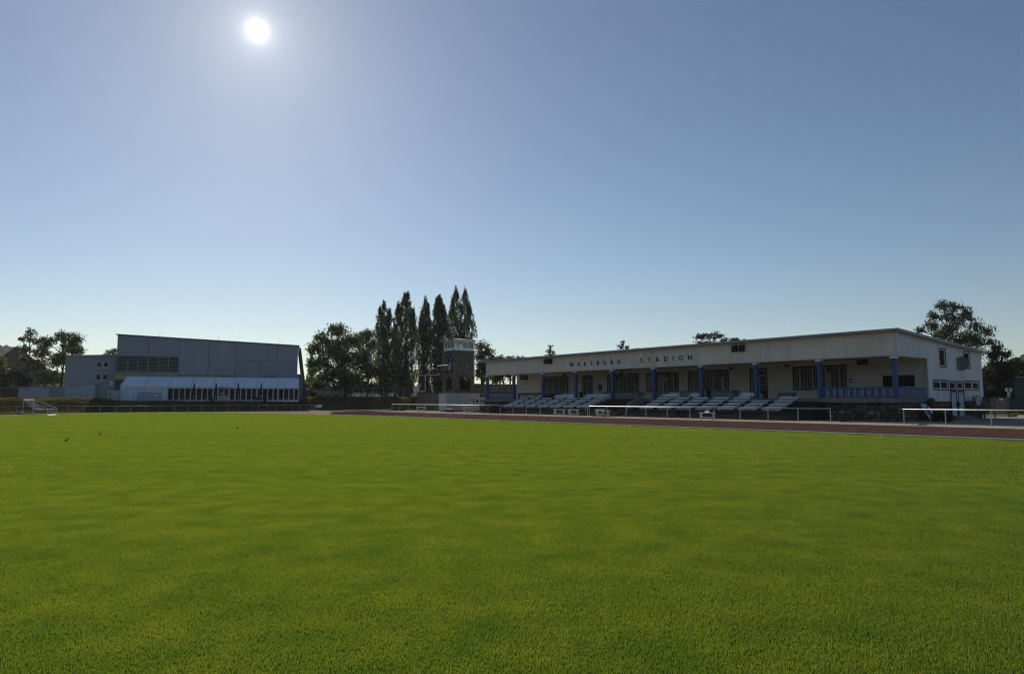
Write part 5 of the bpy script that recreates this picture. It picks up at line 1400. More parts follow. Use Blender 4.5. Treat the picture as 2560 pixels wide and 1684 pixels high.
m_ = MB(); m_.hexa([(a - 0.1, -0.9, z1 + 0.12), (c + 0.1, -0.9, z1 + 0.12), (c + 0.1, -0.05, z1 + 0.35), (a - 0.1, -0.05, z1 + 0.35), (a - 0.1, -0.9, z1 + 0.16), (c + 0.1, -0.9, z1 + 0.16), (c + 0.1, -0.05, z1 + 0.40), (a - 0.1, -0.05, z1 + 0.40)]); m_.build('canopy', M['tile_grey'], d)
# closed parasols
PAR = [(-17.45, 'left of the marquee door, farther one'), (-13.5, 'at the left jamb of the marquee door'), (-9.4, 'right of the marquee door, nearest the door'), (-5.1, 'before the glazing with a planter and a seat')]
par0 = None
for u, lb in PAR:
    z = 1.42
    if par0 is None:
        o = hthing('closed_parasol', '', 'parasol', u, E0 - 2.5, z, 'closed parasols before the marquee'); par0 = o
        m_ = MB(); m_.tube((0, 0, 0), (0, 0, 3.85), 0.035, 8); m_.build('pole', M['alu'], o)
        m_ = MB(); prof = [(1.35, 0.20), (1.7, 0.27), (2.1, 0.22), (2.3, 0.17), (2.35, 0.22), (3.0, 0.19), (3.5, 0.13), (3.78, 0.05)]; n = 12
        for zz, rr in prof:
            for i in range(n): a = 2 * math.pi * i / n; k = 1.0 if i % 2 else 0.72; m_.v.append((rr * k * math.cos(a), rr * k * math.sin(a), zz))
        for q in range(len(prof) - 1):
            for i in range(n): j = (i + 1) % n; m_.f.append((q * n + i, q * n + j, (q + 1) * n + j, (q + 1) * n + i))
        m_.f.append(tuple(range(n - 1, -1, -1))); m_.m = [0] * len(m_.f)
        m_.build('folded_canopy', M['parasol'], o)
        m_ = MB(); m_.tube((0, 0, 3.78), (0, 0, 3.95), 0.09, 8, 0.03); m_.build('finial', M['lamp_glass'], o)
        m_ = MB(); m_.tube((0, 0, 2.28), (0, 0, 2.36), 0.2, 10); m_.build('tie', M['rubber'], o)
        m_ = MB(); m_.box(-0.4, 0.4, -0.4, 0.4, -0.02, 0.08); m_.build('foot', M['concrete_dark'], o)
    else:
        o = copy_tree(par0); o.location = HP(u, E0 - 2.5, z)
    o['label'] = 'closed dark red-brown parasol %s' % lb
for u, lb in ((-14.3, 'dark planter pot with grass beside the marquee door'), (-4.4, 'dark planter pot with grass beside the outdoor seat')):
    o = hthing('planter', lb, 'planter', u, E0 - 1.6, 1.42, 'planters before the marquee')
    m_ = MB(); m_.hexa([(-0.2, -0.2, 0), (0.2, -0.2, 0), (0.2, 0.2, 0), (-0.2, 0.2, 0), (-0.28, -0.28, 0.5), (0.28, -0.28, 0.5), (0.28, 0.28, 0.5), (-0.28, 0.28, 0.5)]); m_.build('pot', M['rubber'], o)
    m_ = MB(); r_ = random.Random(2)
    for k in range(40): a = r_.uniform(0, 6.28); x, y = r_.uniform(-0.2, 0.2), r_.uniform(-0.2, 0.2); m_.face([(x - 0.02, y, 0.48), (x + 0.02, y, 0.48), (x + 0.2 * math.cos(a), y + 0.2 * math.sin(a), r_.uniform(0.7, 1.0))])
    m_.build('plant', M['leaf'], o)
o = hthing('outdoor_seat', 'dark garden seat standing against the marquee glazing', 'seat', -5.6, E0 - 1.3, 1.42)
m_ = MB(); m_.box(-0.7, 0.7, -0.25, 0.25, 0.4, 0.46); m_.build('seat', M['black'], o)
m_ = MB(); m_.box(-0.7, 0.7, 0.25, 0.3, 0.46, 0.95); m_.build('backrest', M['black'], o)
for x in (-0.6, 0.6): m_ = MB(); m_.box(x - 0.03, x + 0.03, -0.22, 0.28, 0, 0.4); m_.build('leg', M['black'], o)
o = hthing('display_board', 'wide pale panel on legs leaning before the solid marquee wall', 'board', -25.7, E0 - 1.2, 1.42)
m_ = MB(); m_.hexa([(-1.95, -0.2, 0.05), (1.95, -0.2, 0.05), (1.95, -0.15, 0.05), (-1.95, -0.15, 0.05), (-1.85, 0.25, 1.8), (1.85, 0.25, 1.8), (1.85, 0.3, 1.8), (-1.85, 0.3, 1.8)]); m_.build('panel', pmat('board_blue', (0.30, 0.34, 0.46), 0.5, 0.06, 1), o)
m_ = MB(); m_.box(-2.0, 2.0, 0.22, 0.36, 1.805, 1.86); m_.build('top_edge', M['hall_panel2'], o)
m_ = MB(); m_.hexa([(1.0, 0.03, 1.15), (1.6, 0.03, 1.15), (1.6, 0.05, 1.15), (1.0, 0.05, 1.15), (1.0, 0.10, 1.5), (1.6, 0.10, 1.5), (1.6, 0.12, 1.5), (1.0, 0.12, 1.5)]); m_.build('mark', M['banner'], o)
for x in (-1.8, 1.8): m_ = MB(); m_.bar((x, 0.3, 1.75), (x, 0.9, 0), 0.06, 0.06); m_.build('leg', M['steel_dark'], o)
# lamp posts
def lamp_post(P, h, label):
    z = ground_z(P[0], P[1]); o = thing('lamp_post', label, 'lamp post', (P[0], P[1], z), 0, 'lamp posts by the marquee')
    m_ = MB(); m_.tube((0, 0, 0), (0, 0, h - 0.75 - z), 0.05, 8, 0.04); m_.build('pole', M['steel_dark'], o)
    m_ = MB(); m_.tube((0, 0, h - 0.75 - z), (0, 0, h - 0.15 - z), 0.15, 10, 0.22); m_.build('lantern', M['lamp_glass'], o, smooth=False)
    m_ = MB(); m_.tube((0, 0, h - 0.15 - z), (0, 0, h - z), 0.26, 10, 0.05); m_.build('hood', M['alu'], o)
    m_ = MB(); m_.tube((0, 0, 0), (0, 0, 0.5), 0.08, 8); m_.build('base', M['steel_dark'], o)
lamp_post((-38.7, 116.2), 5.35, 'black lamp post with white lantern at the marquee\'s end by the bank')
lamp_post((-64.8, 110.2), 4.9, 'black lamp post with white lantern beside the stacked white cabinets')
# storage cabinets between wing and marquee
o = hthing('storage_cabinet', 'stacked white cabinets with dark seams beside the marquee corner', 'cabinet', -31.95, E0 - 0.5, 1.42)
for z in (0, 1.1):
    for x in (-0.75, 0.35): m_ = MB(); m_.box(x, x + 1.05 - (0.3 if x > 0 else 0), -0.5, 0.5, z + 0.02, z + 1.07); m_.build('unit', M['container_white'], o)
m_ = MB(); m_.box(-0.8, 1.15, -0.52, 0.52, 2.18, 2.24); m_.build('top', M['alu'], o)

# containers on the terrace left of the hall
def container(label, u0, u1, e, d, z0, z1, mat, ribs, sign=False, group='containers on the terrace'):
    o = hthing('storage_container', label, 'container', (u0 + u1) / 2, e, z0, group); w = (u1 - u0) / 2; h = z1 - z0
    m_ = MB(); m_.box(-w, w, 0, d, 0.0, h); m_.build('body', M[mat], o)
    m_ = MB(); m_.box(-w - 0.04, w + 0.04, -0.05, d + 0.05, h, h + 0.10); m_.build('roof', M['concrete'], o)
    for x in (-w, w): m_ = MB(); m_.box(x - 0.05, x + 0.05, -0.055, 0.05, 0, h - 0.002); m_.build('corner_post', M[mat], o)
    for k in range(ribs):
        x = -w + 0.15 + (2 * w - 0.3) * k / max(1, ribs - 1); m_ = MB(); m_.box(x - 0.03, x + 0.03, -0.03, -0.001, 0.08, h - 0.08); m_.build('rib', M[mat], o)
    if sign:
        m_ = MB()
        for k in range(9): m_.box(-0.55 + k * 0.14, -0.55 + k * 0.14 + (0.09 if k % 3 else 0.12), -0.05, -0.031, h - 0.36, h - 0.26 + 0.02 * (k % 2))
        m_.build('lettering', M['letter_dark'], o, kind='stuff')
    return o
container('white container with small dark lettering, next to the dark board fence', -48.05, -45.6, E0 + 2, 2.6, 2.3, 4.15, 'container_white', 0, True)
container('white container with small dark lettering, next to the grey container', -45.5, -43.05, E0 + 2, 2.6, 2.3, 4.18, 'container_white', 0, True)
container('grey container with a double door between white containers', -42.95, -40.6, E0 + 1.7, 2.8, 2.0, 4.18, 'container_grey', 4)
container('white container with plain front next to the grey container', -40.45, -37.98, E0 + 1.7, 2.8, 2.0, 4.38, 'container_white', 0)
container('tall white garage unit with flat roof, nearest the hall wing', -37.8, -35.45, E0 + 1.4, 4.2, 2.0, 4.74, 'container_white', 2)
o = hthing('low_support', 'dark timber sleepers under the two lettered containers', 'sleepers', -45.5, E0 + 2.1, 1.95)
for x in (-2.3, -0.8, 0.8, 2.3): m_ = MB(); m_.box(x - 0.4, x + 0.4, 0.0, 2.4, 0, 0.345); m_.build('sleeper', M['fence_wood'], o)
def board_fence(label, P, h, n, mat='fence_wood', zf=None):
    a, c = Vector(P[0]), Vector(P[1]); d = c - a; ln = d.length
    o = thing('board_fence', label, 'fence', a, math.atan2(d.y, d.x)); w = ln / n; b0 = None; r_ = random.Random(8)
    for i in range(n):
        if b0 is None: m_ = MB(); m_.box(0.01, w - 0.01, -0.02, 0.02, 0.05, h); b0 = m_.build('board', M[mat], o); q = b0
        else: q = share('board', b0, o)
        q.location = (w * i, r_.uniform(-0.008, 0.008), 0); q.scale = (1, 1, r_.uniform(0.98, 1.02))
    for z in (0.3, h - 0.3): m_ = MB(); m_.bar((0, 0.06, z), (ln, 0.06, z), 0.07, 0.09); m_.build('rail', M[mat], o)
    for k in range(int(ln / 2.5) + 1): m_ = MB(); m_.box(k * 2.5 - 0.06, k * 2.5 + 0.06, -0.08, 0.08, 0, h + 0.08); m_.build('post', M[mat], o)
    return o
board_fence('dark brown board fence at the end of the container row', (HP(-58.5, E0 + 1.0, 1.95), HP(-48.2, E0 + 2.2, 1.95)), 1.72, 60)
# brown gabled house beyond the trees
o = thing('house', 'brown rendered house with a steep gable behind the trees', 'house', (-140, 192, 1.9), R(35))
m_ = MB(); w, ln, he, hr = 7.5, 14, 8.0, 15.0
m_.face([(-w, 0, 0), (w, 0, 0), (w, 0, he), (0, 0, hr), (-w, 0, he)]); m_.face([(w, ln, 0), (-w, ln, 0), (-w, ln, he), (0, ln, hr), (w, ln, he)]); m_.face([(-w, ln, 0), (-w, 0, 0), (-w, 0, he), (-w, ln, he)]); m_.face([(w, 0, 0), (w, ln, 0), (w, ln, he), (w, 0, he)]); m_.build('wall', M['house_brown'], o)
m_ = MB()
for sg in (-1, 1): m_.hexa([(0, -0.4, hr + 0.05), (0, ln + 0.4, hr + 0.05), (sg * (w + 0.5), ln + 0.4, he - 0.45), (sg * (w + 0.5), -0.4, he - 0.45), (0, -0.4, hr + 0.25), (0, ln + 0.4, hr + 0.25), (sg * (w + 0.5), ln + 0.4, he - 0.25), (sg * (w + 0.5), -0.4, he - 0.25)])
rf = m_.build('roof', M['roof_tile'], o)
m_ = MB(); m_.box(1.2, 2.0, 3, 3.8, hr - 2.2, hr + 0.9); m_.build('chimney', M['house_brown'], rf)
for x in (-3.5, 0, 3.5): m_ = MB(); m_.box(x - 0.6, x + 0.6, -0.04, -0.001, 4.5, 6.0); m_.build('window', M['black'], o)

# goal lying at the end of the pitch (small training goal with a slack net)
gA = Vector((-57.25, 80.9, 0.0))
goal = thing('football_goal', 'small white football goal with slack net at the far pitch end', 'goal', gA, R(4))
gh, gw, gd = 1.80, 1.9, 2.75            # mouth runs in depth (local y), net trails to local +x
tb = 0.035
for y in (-gw / 2, gw / 2):
    m_ = MB(); m_.tube((0, y, 0), (0, y, gh), tb, 8); m_.build('post', M['white_wood'] if y > 0 else M['galv'], goal)
    m_ = MB(); m_.tube((0, y, gh), (gd, y, 0.82), tb * 0.7, 8); m_.build('stay', M['white_paint'], goal)
    m_ = MB(); m_.tube((gd, y, 0.82), (gd, y, 0.02), tb * 0.7, 8); m_.build('rear_post', M['white_paint'], goal)
    m_ = MB(); m_.tube((0, y, 0.03), (gd, y, 0.03), tb * 0.8, 8); m_.build('ground_bar', M['galv'], goal)
m_ = MB(); m_.tube((0, -gw / 2, gh), (0, gw / 2, gh), tb, 8); m_.build('crossbar', M['white_paint'], goal)
m_ = MB(); m_.tube((gd, -gw / 2, 0.03), (gd, gw / 2, 0.03), tb * 0.8, 8); m_.build('rear_bar', M['galv'], goal)
m_ = MB()
def net_pt(f, y): return Vector((gd * f, y, gh + (0.80 - gh) * f - 0.62 * math.sin(math.pi * f ** 0.85)))
nf, ny2 = 26, 18
for i in range(nf):
    for j in range(ny2 + 1):
        y = -gw / 2 + gw * j / ny2; m_.tube(net_pt(i / nf, y), net_pt((i + 1) / nf, y), 0.0065, 3, cap=False)
for i in range(nf + 1):
    m_.tube(net_pt(i / nf, -gw / 2), net_pt(i / nf, gw / 2), 0.0065, 3, cap=False)
for j in range(ny2 + 1):
    y = -gw / 2 + gw * j / ny2; m_.tube((gd, y, 0.8), (gd, y, 0.05), 0.008, 3, cap=False)
for i in range(8): m_.tube((gd, -gw / 2, 0.05 + i * 0.1), (gd, gw / 2, 0.05 + i * 0.1), 0.008, 3, cap=False)
m_.build('net', M['net'], goal, kind='stuff')
o = thing('ball_bag', 'small black and white bag on the grass beside the goal', 'bag', (-60.0, 83.5, 0.0), R(10))
m_ = MB(); m_.hexa([(-0.32, -0.16, 0), (0.32, -0.16, 0), (0.32, 0.16, 0), (-0.32, 0.16, 0), (-0.28, -0.12, 0.2), (0.28, -0.12, 0.2), (0.28, 0.12, 0.2), (-0.28, 0.12, 0.2)]); m_.build('body', M['black'], o)
m_ = MB(); m_.hexa([(-0.28, -0.12, 0.202), (0.28, -0.12, 0.202), (0.28, 0.12, 0.202), (-0.28, 0.12, 0.202), (-0.2, -0.08, 0.3), (0.2, -0.08, 0.3), (0.2, 0.08, 0.3), (-0.2, 0.08, 0.3)]); m_.build('top', M['white_paint'], o)
m_ = MB(); m_.tube((-0.15, 0, 0.3), (0.15, 0, 0.3), 0.025, 6); m_.build('handle', M['rubber'], o)

# seat with white back under the bank, long beam, wire fence, caravan, low building
o = thing('park_seat', 'dark seat with a white backrest panel under the bank', 'seat', (-33.2, 117.4, 0.01), R(12))
m_ = MB(); m_.hexa([(-0.55, 0.12, 0.5), (0.55, 0.12, 0.5), (0.55, 0.16, 0.5), (-0.55, 0.16, 0.5), (-0.45, 0.25, 0.98), (0.55, 0.25, 0.98), (0.55, 0.29, 0.98), (-0.45, 0.29, 0.98)]); m_.build('backrest', M['banner'], o)
m_ = MB(); m_.box(-0.75, 0.6, -0.3, 0.12, 0.38, 0.44); m_.build('seat', M['black'], o)
for x in (-0.6, 0.45): m_ = MB(); m_.box(x - 0.05, x + 0.05, -0.25, 0.15, 0, 0.38); m_.build('leg', M['black'], o)
o = thing('long_beam', 'long white topped dark beam lying beside the far track', 'beam', (-27.2, 107.5, 0.012), math.atan2(4.2, 7.4))
m_ = MB(); m_.hexa([(0, -0.2, 0.0), (8.4, -0.2, 0.0), (8.4, 0.2, 0.0), (0, 0.2, 0.0), (0, -0.2, 0.06), (8.4, -0.2, 0.16), (8.4, 0.2, 0.16), (0, 0.2, 0.06)]); m_.build('core', M['black'], o)
m_ = MB(); m_.hexa([(-0.05, -0.22, 0.062), (8.45, -0.22, 0.162), (8.45, 0.22, 0.162), (-0.05, 0.22, 0.062), (-0.05, -0.22, 0.10), (8.45, -0.22, 0.22), (8.45, 0.22, 0.22), (-0.05, 0.22, 0.10)]); m_.build('top_board', M['white_paint'], o)
o = thing('step_block', 'dark timber step block at the free end of the track fence', 'block', (-20.0, 113.6, 0.004), R(20))
m_ = MB(); m_.box(-0.1, 2.1, -0.4, 0.4, 0, 0.36); m_.build('lower_step', M['fence_wood'], o)
m_ = MB(); m_.box(0.2, 2.1, 0.0, 0.4, 0.361, 0.60); m_.build('upper_step', M['fence_wood'], o)
wf = thing('wire_fence', 'tall thin wire mesh fence on the crest of the bank', 'fence', (-31.7, 128.4, ground_z(-30, 128.4)), R(2))
for k in range(8): m_ = MB(); m_.tube((k * 1.87, 0, -0.2), (k * 1.87, 0, 2.0), 0.03, 6); m_.build('post', M['galv'], wf)
m_ = MB()
for z in (0.1, 1.0, 1.95): m_.tube((0, 0, z), (13.1, 0, z), 0.012, 4, cap=False)
for k in range(130): m_.tube((k * 0.1, 0, 0.1), (k * 0.1, 0, 1.95), 0.002, 3, cap=False)
m_.build('mesh', M['galv'], wf, kind='stuff')
o = thing('trailer', 'long pale boxy trailer parked on the bank under the trees', 'trailer', (-36.4, 136, ground_z(-36.4, 136)), R(3))
m_ = MB(); m_.box(-2.3, 2.3, -1.0, 1.0, 0.35, 1.3); m_.build('body', pmat('trailer', (0.30, 0.28, 0.23), 0.8, 0.12, 0.8), o)
m_ = MB(); m_.hexa([(-2.35, -1.05, 1.301), (2.35, -1.05, 1.301), (2.35, 1.05, 1.301), (-2.35, 1.05, 1.301), (-2.25, -0.95, 1.42), (2.25, -0.95, 1.42), (2.25, 0.95, 1.42), (-2.25, 0.95, 1.42)]); m_.build('tarpaulin', M['concrete'], o)
for x in (-1.4, 1.4):
    for y in (-0.9, 0.9): m_ = MB(); m_.tube((x, y - 0.1, 0.3), (x, y + 0.1, 0.3), 0.3, 14); m_.build('wheel', M['rubber'], o)
m_ = MB(); m_.bar((-3.4, 0, 0.45), (-2.3, 0, 0.45), 0.1, 0.1); m_.build('drawbar', M['steel_dark'], o)
o = thing('low_building', 'low dark flat-roofed building behind the trailer and the trees', 'building', (-46.0, 166, 2.25), R(5))
m_ = MB(); m_.box(-6, 6, 0, 6, 0, 2.2); m_.build('wall', M['green_house'], o)
m_ = MB(); m_.box(-6.3, 6.3, -0.4, 6.3, 2.201, 2.45); m_.build('roof', M['alu'], o)
for x in (-3.5, 0.5): m_ = MB(); m_.box(x, x + 1.8, -0.06, -0.001, 0.1, 1.9); m_.build('door', M['black'], o)
o = thing('tractor', 'small dark tractor parked between the marquee and the trailer', 'tractor', (-40.6, 139, ground_z(-40.6, 139)), R(-5))
m_ = MB(); m_.box(-0.2, 1.2, -0.4, 0.4, 0.5, 1.05); m_.build('bonnet', M['steel_dark'], o)
m_ = MB(); m_.box(-1.1, -0.2, -0.5, 0.5, 0.6, 1.1); m_.build('seat_deck', M['steel_dark'], o)
m_ = MB(); m_.box(-1.15, -0.25, -0.55, 0.55, 1.85, 1.92); m_.build('cab_roof', M['rubber'], o)
for x in (-1.1, -0.3):
    for y in (-0.5, 0.5): m_ = MB(); m_.box(x - 0.03, x + 0.03, y - 0.03, y + 0.03, 1.1, 1.85); m_.build('cab_post', M['steel_dark'], o)
for x, r_ in ((-0.7, 0.55), (0.95, 0.36)):
    for y in (-0.65, 0.65): m_ = MB(); m_.tube((x, y - 0.12, r_), (x, y + 0.12, r_), r_, 16); q = m_.build('wheel', M['rubber'], o); m_ = MB(); m_.tube((x, y - 0.125, r_), (x, y + 0.125, r_), r_ * 0.5, 12); m_.build('hub', M['container_white'], q)

# right edge: hedge, house, low pink wall behind the gate
o = thing('garden_house', 'dark green-grey house with white window frame beyond the gate', 'house', (73.0, 96, 0), R(-38))
m_ = MB(); m_.box(-9, 5.2, 0, 8, 0, 4.9); m_.build('wall', M['green_house'], o)
m_ = MB(); m_.box(-9.3, 5.6, -0.4, 8.4, 4.901, 5.1); m_.build('roof', M['roof_metal'], o)
m_ = MB(); m_.box(5.2, 5.5, -0.25, 0.05, 1.2, 4.9); m_.build('corner_pilaster', M['white_paint'], o)
m_ = MB(); m_.box(5.52, 9.5, -0.2, -0.1, 4.6, 4.75); m_.box(5.52, 9.5, -0.2, -0.1, 2.9, 3.3); m_.box(5.52, 9.5, 0.0, 4.0, 4.76, 4.85); m_.build('veranda', M['white_paint'], o)
m_ = MB(); m_.box(5.52, 9.5, 2.0, 2.1, 0, 4.6); m_.build('veranda_wall', M['black'], o)
o = sthing('pink_wall', 'low pinkish sunlit wall beyond the bars of the yard gate', 'wall', 17.5, 99, 0.0)
m_ = MB(); m_.box(-2.2, 3.5, -0.12, 0.12, 0, 1.25); m_.build('body', M['brick_pink'], o)
m_ = MB(); m_.box(-2.25, 3.55, -0.16, 0.16, 1.251, 1.33); m_.build('coping', M['concrete'], o)
# birds on the lawn
for (x, y, a, lb) in ((-18.3, 28.2, 0.4, 'dark bird standing on the lawn, wings slightly spread, paired with another'), (-19.9, 33.1, 1.5, 'dark slim bird standing upright on the lawn beyond its mate'), (-16.3, 40.7, -0.3, 'dark bird standing alone farther out on the lawn')):
    o = thing('bird', lb, 'bird', (x, y, 0.035), a, 'birds on the lawn'); o.scale = (0.5, 0.5, 0.65)
    m_ = MB(); prof = [(-0.15, 0.10, 0.012), (-0.10, 0.105, 0.035), (-0.03, 0.12, 0.058), (0.05, 0.14, 0.06), (0.10, 0.17, 0.04), (0.125, 0.21, 0.032), (0.15, 0.225, 0.03), (0.17, 0.22, 0.012), (0.20, 0.215, 0.003)]; n = 8
    for xx, zz, rr in prof:
        for i in range(n): w = 2 * math.pi * i / n; m_.v.append((xx, rr * math.cos(w), zz + rr * math.sin(w)))
    for q in range(len(prof) - 1):
        for i in range(n): j = (i + 1) % n; m_.f.append((q * n + i, q * n + j, (q + 1) * n + j, (q + 1) * n + i))
    m_.f += [tuple(range(n - 1, -1, -1)), tuple(range((len(prof) - 1) * n, len(prof) * n))]; m_.m = [0] * len(m_.f)
    m_.build('body', M['bird'], o, smooth=True)
    m_ = MB(); m_.hexa([(-0.30, -0.03, 0.085), (-0.12, -0.02, 0.095), (-0.12, 0.02, 0.095), (-0.30, 0.03, 0.085), (-0.30, -0.03, 0.095), (-0.12, -0.02, 0.11), (-0.12, 0.02, 0.11), (-0.30, 0.03, 0.095)]); m_.build('tail', M['bird'], o)
    for yy in (-0.025, 0.025): m_ = MB(); m_.tube((0.02, yy, 0.09), (0.03, yy, -0.01), 0.006, 4); m_.build('leg', M['bird'], o)

# ================================================================== trees
def limb(m_, p, q, r0, r1, bend, rnd, n=4):
    p, q = Vector(p), Vector(q); d = q - p
    off = Vector((rnd.uniform(-1, 1), rnd.uniform(-1, 1), rnd.uniform(-0.3, 0.8))) * (d.length * bend)
    prev = p
    for i in range(1, n + 1):
        f = i / n; c = p + d * f + off * (math.sin(math.pi * f) * 0.5)
        m_.tube(prev, c, r0 + (r1 - r0) * (i - 1) / n, 6, r0 + (r1 - r0) * f, cap=False); prev = c
def leaf_cloud(g, centre, radii, n, size, clump=12, spread=0.28, shell=0.55, droop=0.0, elong=1.0):
    """n leaf quads, gathered in clumps that sit towards the outside of an ellipsoid"""
    nc = max(3, n // clump)
    d = g.normal(0, 1, (nc, 3)); d /= np.linalg.norm(d, axis=1)[:, None]
    rad = shell + (1 - shell) * g.random(nc) ** 0.6
    rad *= np.where(g.random(nc) < 0.25, g.uniform(0.2, 0.8, nc), 1.0)
    C = np.array(centre) + d * rad[:, None] * np.array(radii)
    k = g.integers(0, nc, n)
    sp = spread * float(np.mean(radii))
    cs = g.uniform(0.5, 1.4, nc)
    P = C[k] + g.normal(0, 1, (n, 3)) * (sp * cs[k])[:, None] * np.array([1, 1, 0.75 * elong])
    if droop: P[:, 2] -= droop * g.random(n) ** 2
    return quads_at(g, P, size, droop > 0)
def quads_at(g, P, size, hang=False):
    n = len(P)
    a = g.normal(0, 1, (n, 3)); a /= np.linalg.norm(a, axis=1)[:, None]
    if hang: a[:, 2] -= 1.2; a /= np.linalg.norm(a, axis=1)[:, None]
    b = np.cross(a, g.normal(0, 1, (n, 3))); b /= np.linalg.norm(b, axis=1)[:, None] + 1e-9
    s = size * g.uniform(0.55, 1.35, n)[:, None]
    A, B = a * s * 0.62, b * s * 0.36
    V = np.stack([P - A, P - A * 0.1 + B, P + A, P - A * 0.1 - B], 1)
    return V.reshape(-1, 3)
def crown_object(parts, mat, parent, name='crown'):
    V = np.concatenate(parts); n = len(V) // 4
    me = bpy.data.meshes.new(name)
    me.vertices.add(len(V)); me.vertices.foreach_set('co', V.astype(np.float32).ravel())
    me.loops.add(n * 4); me.loops.foreach_set('vertex_index', np.arange(n * 4, dtype=np.int32))
    me.polygons.add(n); me.polygons.foreach_set('loop_start', np.arange(n, dtype=np.int32) * 4)
    me.update(calc_edges=True); me.validate()
    me.materials.append(mat)
    o = bpy.data.objects.new(name, me); col.objects.link(o); o.parent = parent
    return o
def tree(label, Y, base_px, lobes, mat, seed, leaf=0.30, dens=1.0, z0=None, trunk_r=0.28, droop=0.0, bark='bark', group=None, name='tree', clump=12, spread=0.26, shell=0.5, depth=1.0, trunk=True):
    """lobes: (px, py, rx, ry) of the photograph at depth Y, made round in depth"""
    rnd = random.Random(seed); g = np.random.default_rng(seed)
    bx = at(base_px, 1000, Y).x
    zb = ground_z(bx, Y) if z0 is None else z0
    o = thing(name, label, 'tree' if trunk else 'shrub', (bx, Y, zb), 0, group)
    sc = Y / 1707.0
    parts, m_ = [], MB()
    cs = []
    for (px, py, rx, ry) in lobes:
        c = at(px, py, Y) - Vector((bx, Y, zb)); rx_, rz_ = rx * sc, ry * sc
        c.y += rnd.uniform(-0.6, 0.6) * rx_ * depth
        cs.append((c, rx_, rz_))
        n = int(dens * 21.0 * (rx_ * rz_ + 0.25 * rx_ * rx_) / (leaf * leaf))
        parts.append(leaf_cloud(g, c, (rx_ * 0.86, rx_ * 0.86 * depth, rz_ * 0.86), max(60, n), leaf, clump, spread, shell, droop * rz_))
    crown_object(parts, M[mat], o)
    if trunk:
        zt = max(c.z for c, _, _ in cs); cz = np.mean([c.z for c, _, _ in cs])
        fork = Vector((0.1, 0, max(1.2, (min(c.z for c, _, _ in cs)) * 0.75)))
        limb(m_, (0, 0, -0.2), fork, trunk_r * 1.15, trunk_r * 0.8, 0.03, rnd, 3)
        top = max(cs, key=lambda q: q[0].z)[0]
        limb(m_, fork, top, trunk_r * 0.8, 0.05, 0.06, rnd, 6)
        for c, rx_, rz_ in cs:
            f = max(0.0, min(0.75, (c.z - rz_ * 0.8 - fork.z) / max(0.5, top.z - fork.z)))
            s_ = fork.lerp(top, f * 0.8)
            limb(m_, s_, c, trunk_r * 0.42, 0.05, 0.12, rnd, 4)
            for k in range(5):
                q = c + Vector((rnd.uniform(-0.8, 0.8) * rx_, rnd.uniform(-0.8, 0.8) * rx_, rnd.uniform(-0.4, 0.85) * rz_)); limb(m_, c - (c - s_) * 0.25, q, 0.07, 0.015, 0.1, rnd, 3)
        m_.build('trunk', M[bark], o)
    return o
def poplar(label, px, top_py, width, Y, seed, spires, mat='poplar', z0=2.2, low_py=985):
    """columnar poplar: upright spires (dx, top offset, share of width) clothed in steep branch sprays"""
    rnd = random.Random(seed); g = np.random.default_rng(seed); sc = Y / 1707.0
    bx = at(px, 1000, Y).x
    o = thing('poplar', label, 'tree', (bx, Y, z0), 0, 'row of poplars')
    parts, m_ = [], MB()
    H_ = at(px, top_py, Y).z - z0; lo = at(px, low_py, Y).z - z0
    limb(m_, (0, 0, -0.2), (0, 0, H_ * 0.93), 0.34, 0.03, 0.01, rnd, 8)
    for dx, dtop, wd in spires:
        h = H_ - dtop * sc; r = width * sc * wd / 2 * 1.42; x0 = dx * sc; y0 = rnd.uniform(-0.5, 0.5) * r
        limb(m_, (0, 0, h * 0.22), (x0, y0, h * 0.95), 0.14, 0.02, 0.02, rnd, 6)
        nb = int(h * 12)
        zb = lo + (h - lo) * g.random(nb) ** 0.9
        f = (zb - lo) / (h - lo)
        prof = np.clip(np.minimum(0.62 + 1.4 * f, 1.0) * np.clip((1.0 - f) * 2.9, 0.0, 1.0) ** 0.7, 0.10, 1)
        ang = g.uniform(0, 2 * np.pi, nb); rr = r * prof * (0.30 + 0.85 * g.random(nb) ** 0.6)
        for i in range(nb):
            n = int(g.integers(24, 46)); c = np.array([x0 * min(1.0, 0.3 + f[i]) + rr[i] * np.cos(ang[i]), y0 + rr[i] * np.sin(ang[i]), zb[i]])
            ln = g.uniform(0.9, 2.0)
            t_ = g.random(n); P = c + np.stack([g.normal(0, 0.14, n) - 0.10 * t_ * np.cos(ang[i]), g.normal(0, 0.14, n) - 0.10 * t_ * np.sin(ang[i]), t_ * ln - 0.2], 1)
            parts.append(quads_at(g, P, 0.25))
            if i % 9 == 0: m_.tube((x0 * 0.8 + 0.05, y0, max(0.5, zb[i] - 1.4)), tuple(c), 0.05, 4, 0.01, cap=False)
    crown_object(parts, M[mat], o); m_.build('trunk', M['bark'], o)
    return o
poplar('slim dark poplar with three spires, first of the row beside the broad tree', 957, 766, 47, 158, 1, [(0, 0, 0.62), (-12, 12, 0.5), (13, 16, 0.5)], low_py=975)
poplar('broadest dark poplar of the row with twin tips, second from the broad tree', 1013, 739, 56, 156, 2, [(4, 0, 0.6), (-4, 4, 0.6), (-20, 30, 0.45), (16, 42, 0.45)], low_py=1000)
poplar('narrow pointed poplar in the middle of the row', 1060, 751, 34, 160, 3, [(0, 0, 0.7), (-8, 28, 0.6), (8, 22, 0.6)], low_py=990)
poplar('tall poplar close to the tower, on the pitch side of it', 1097, 747, 44, 158, 4, [(-1, 0, 0.55), (-9, 6, 0.5), (12, 28, 0.6), (4, 12, 0.55)], low_py=990)
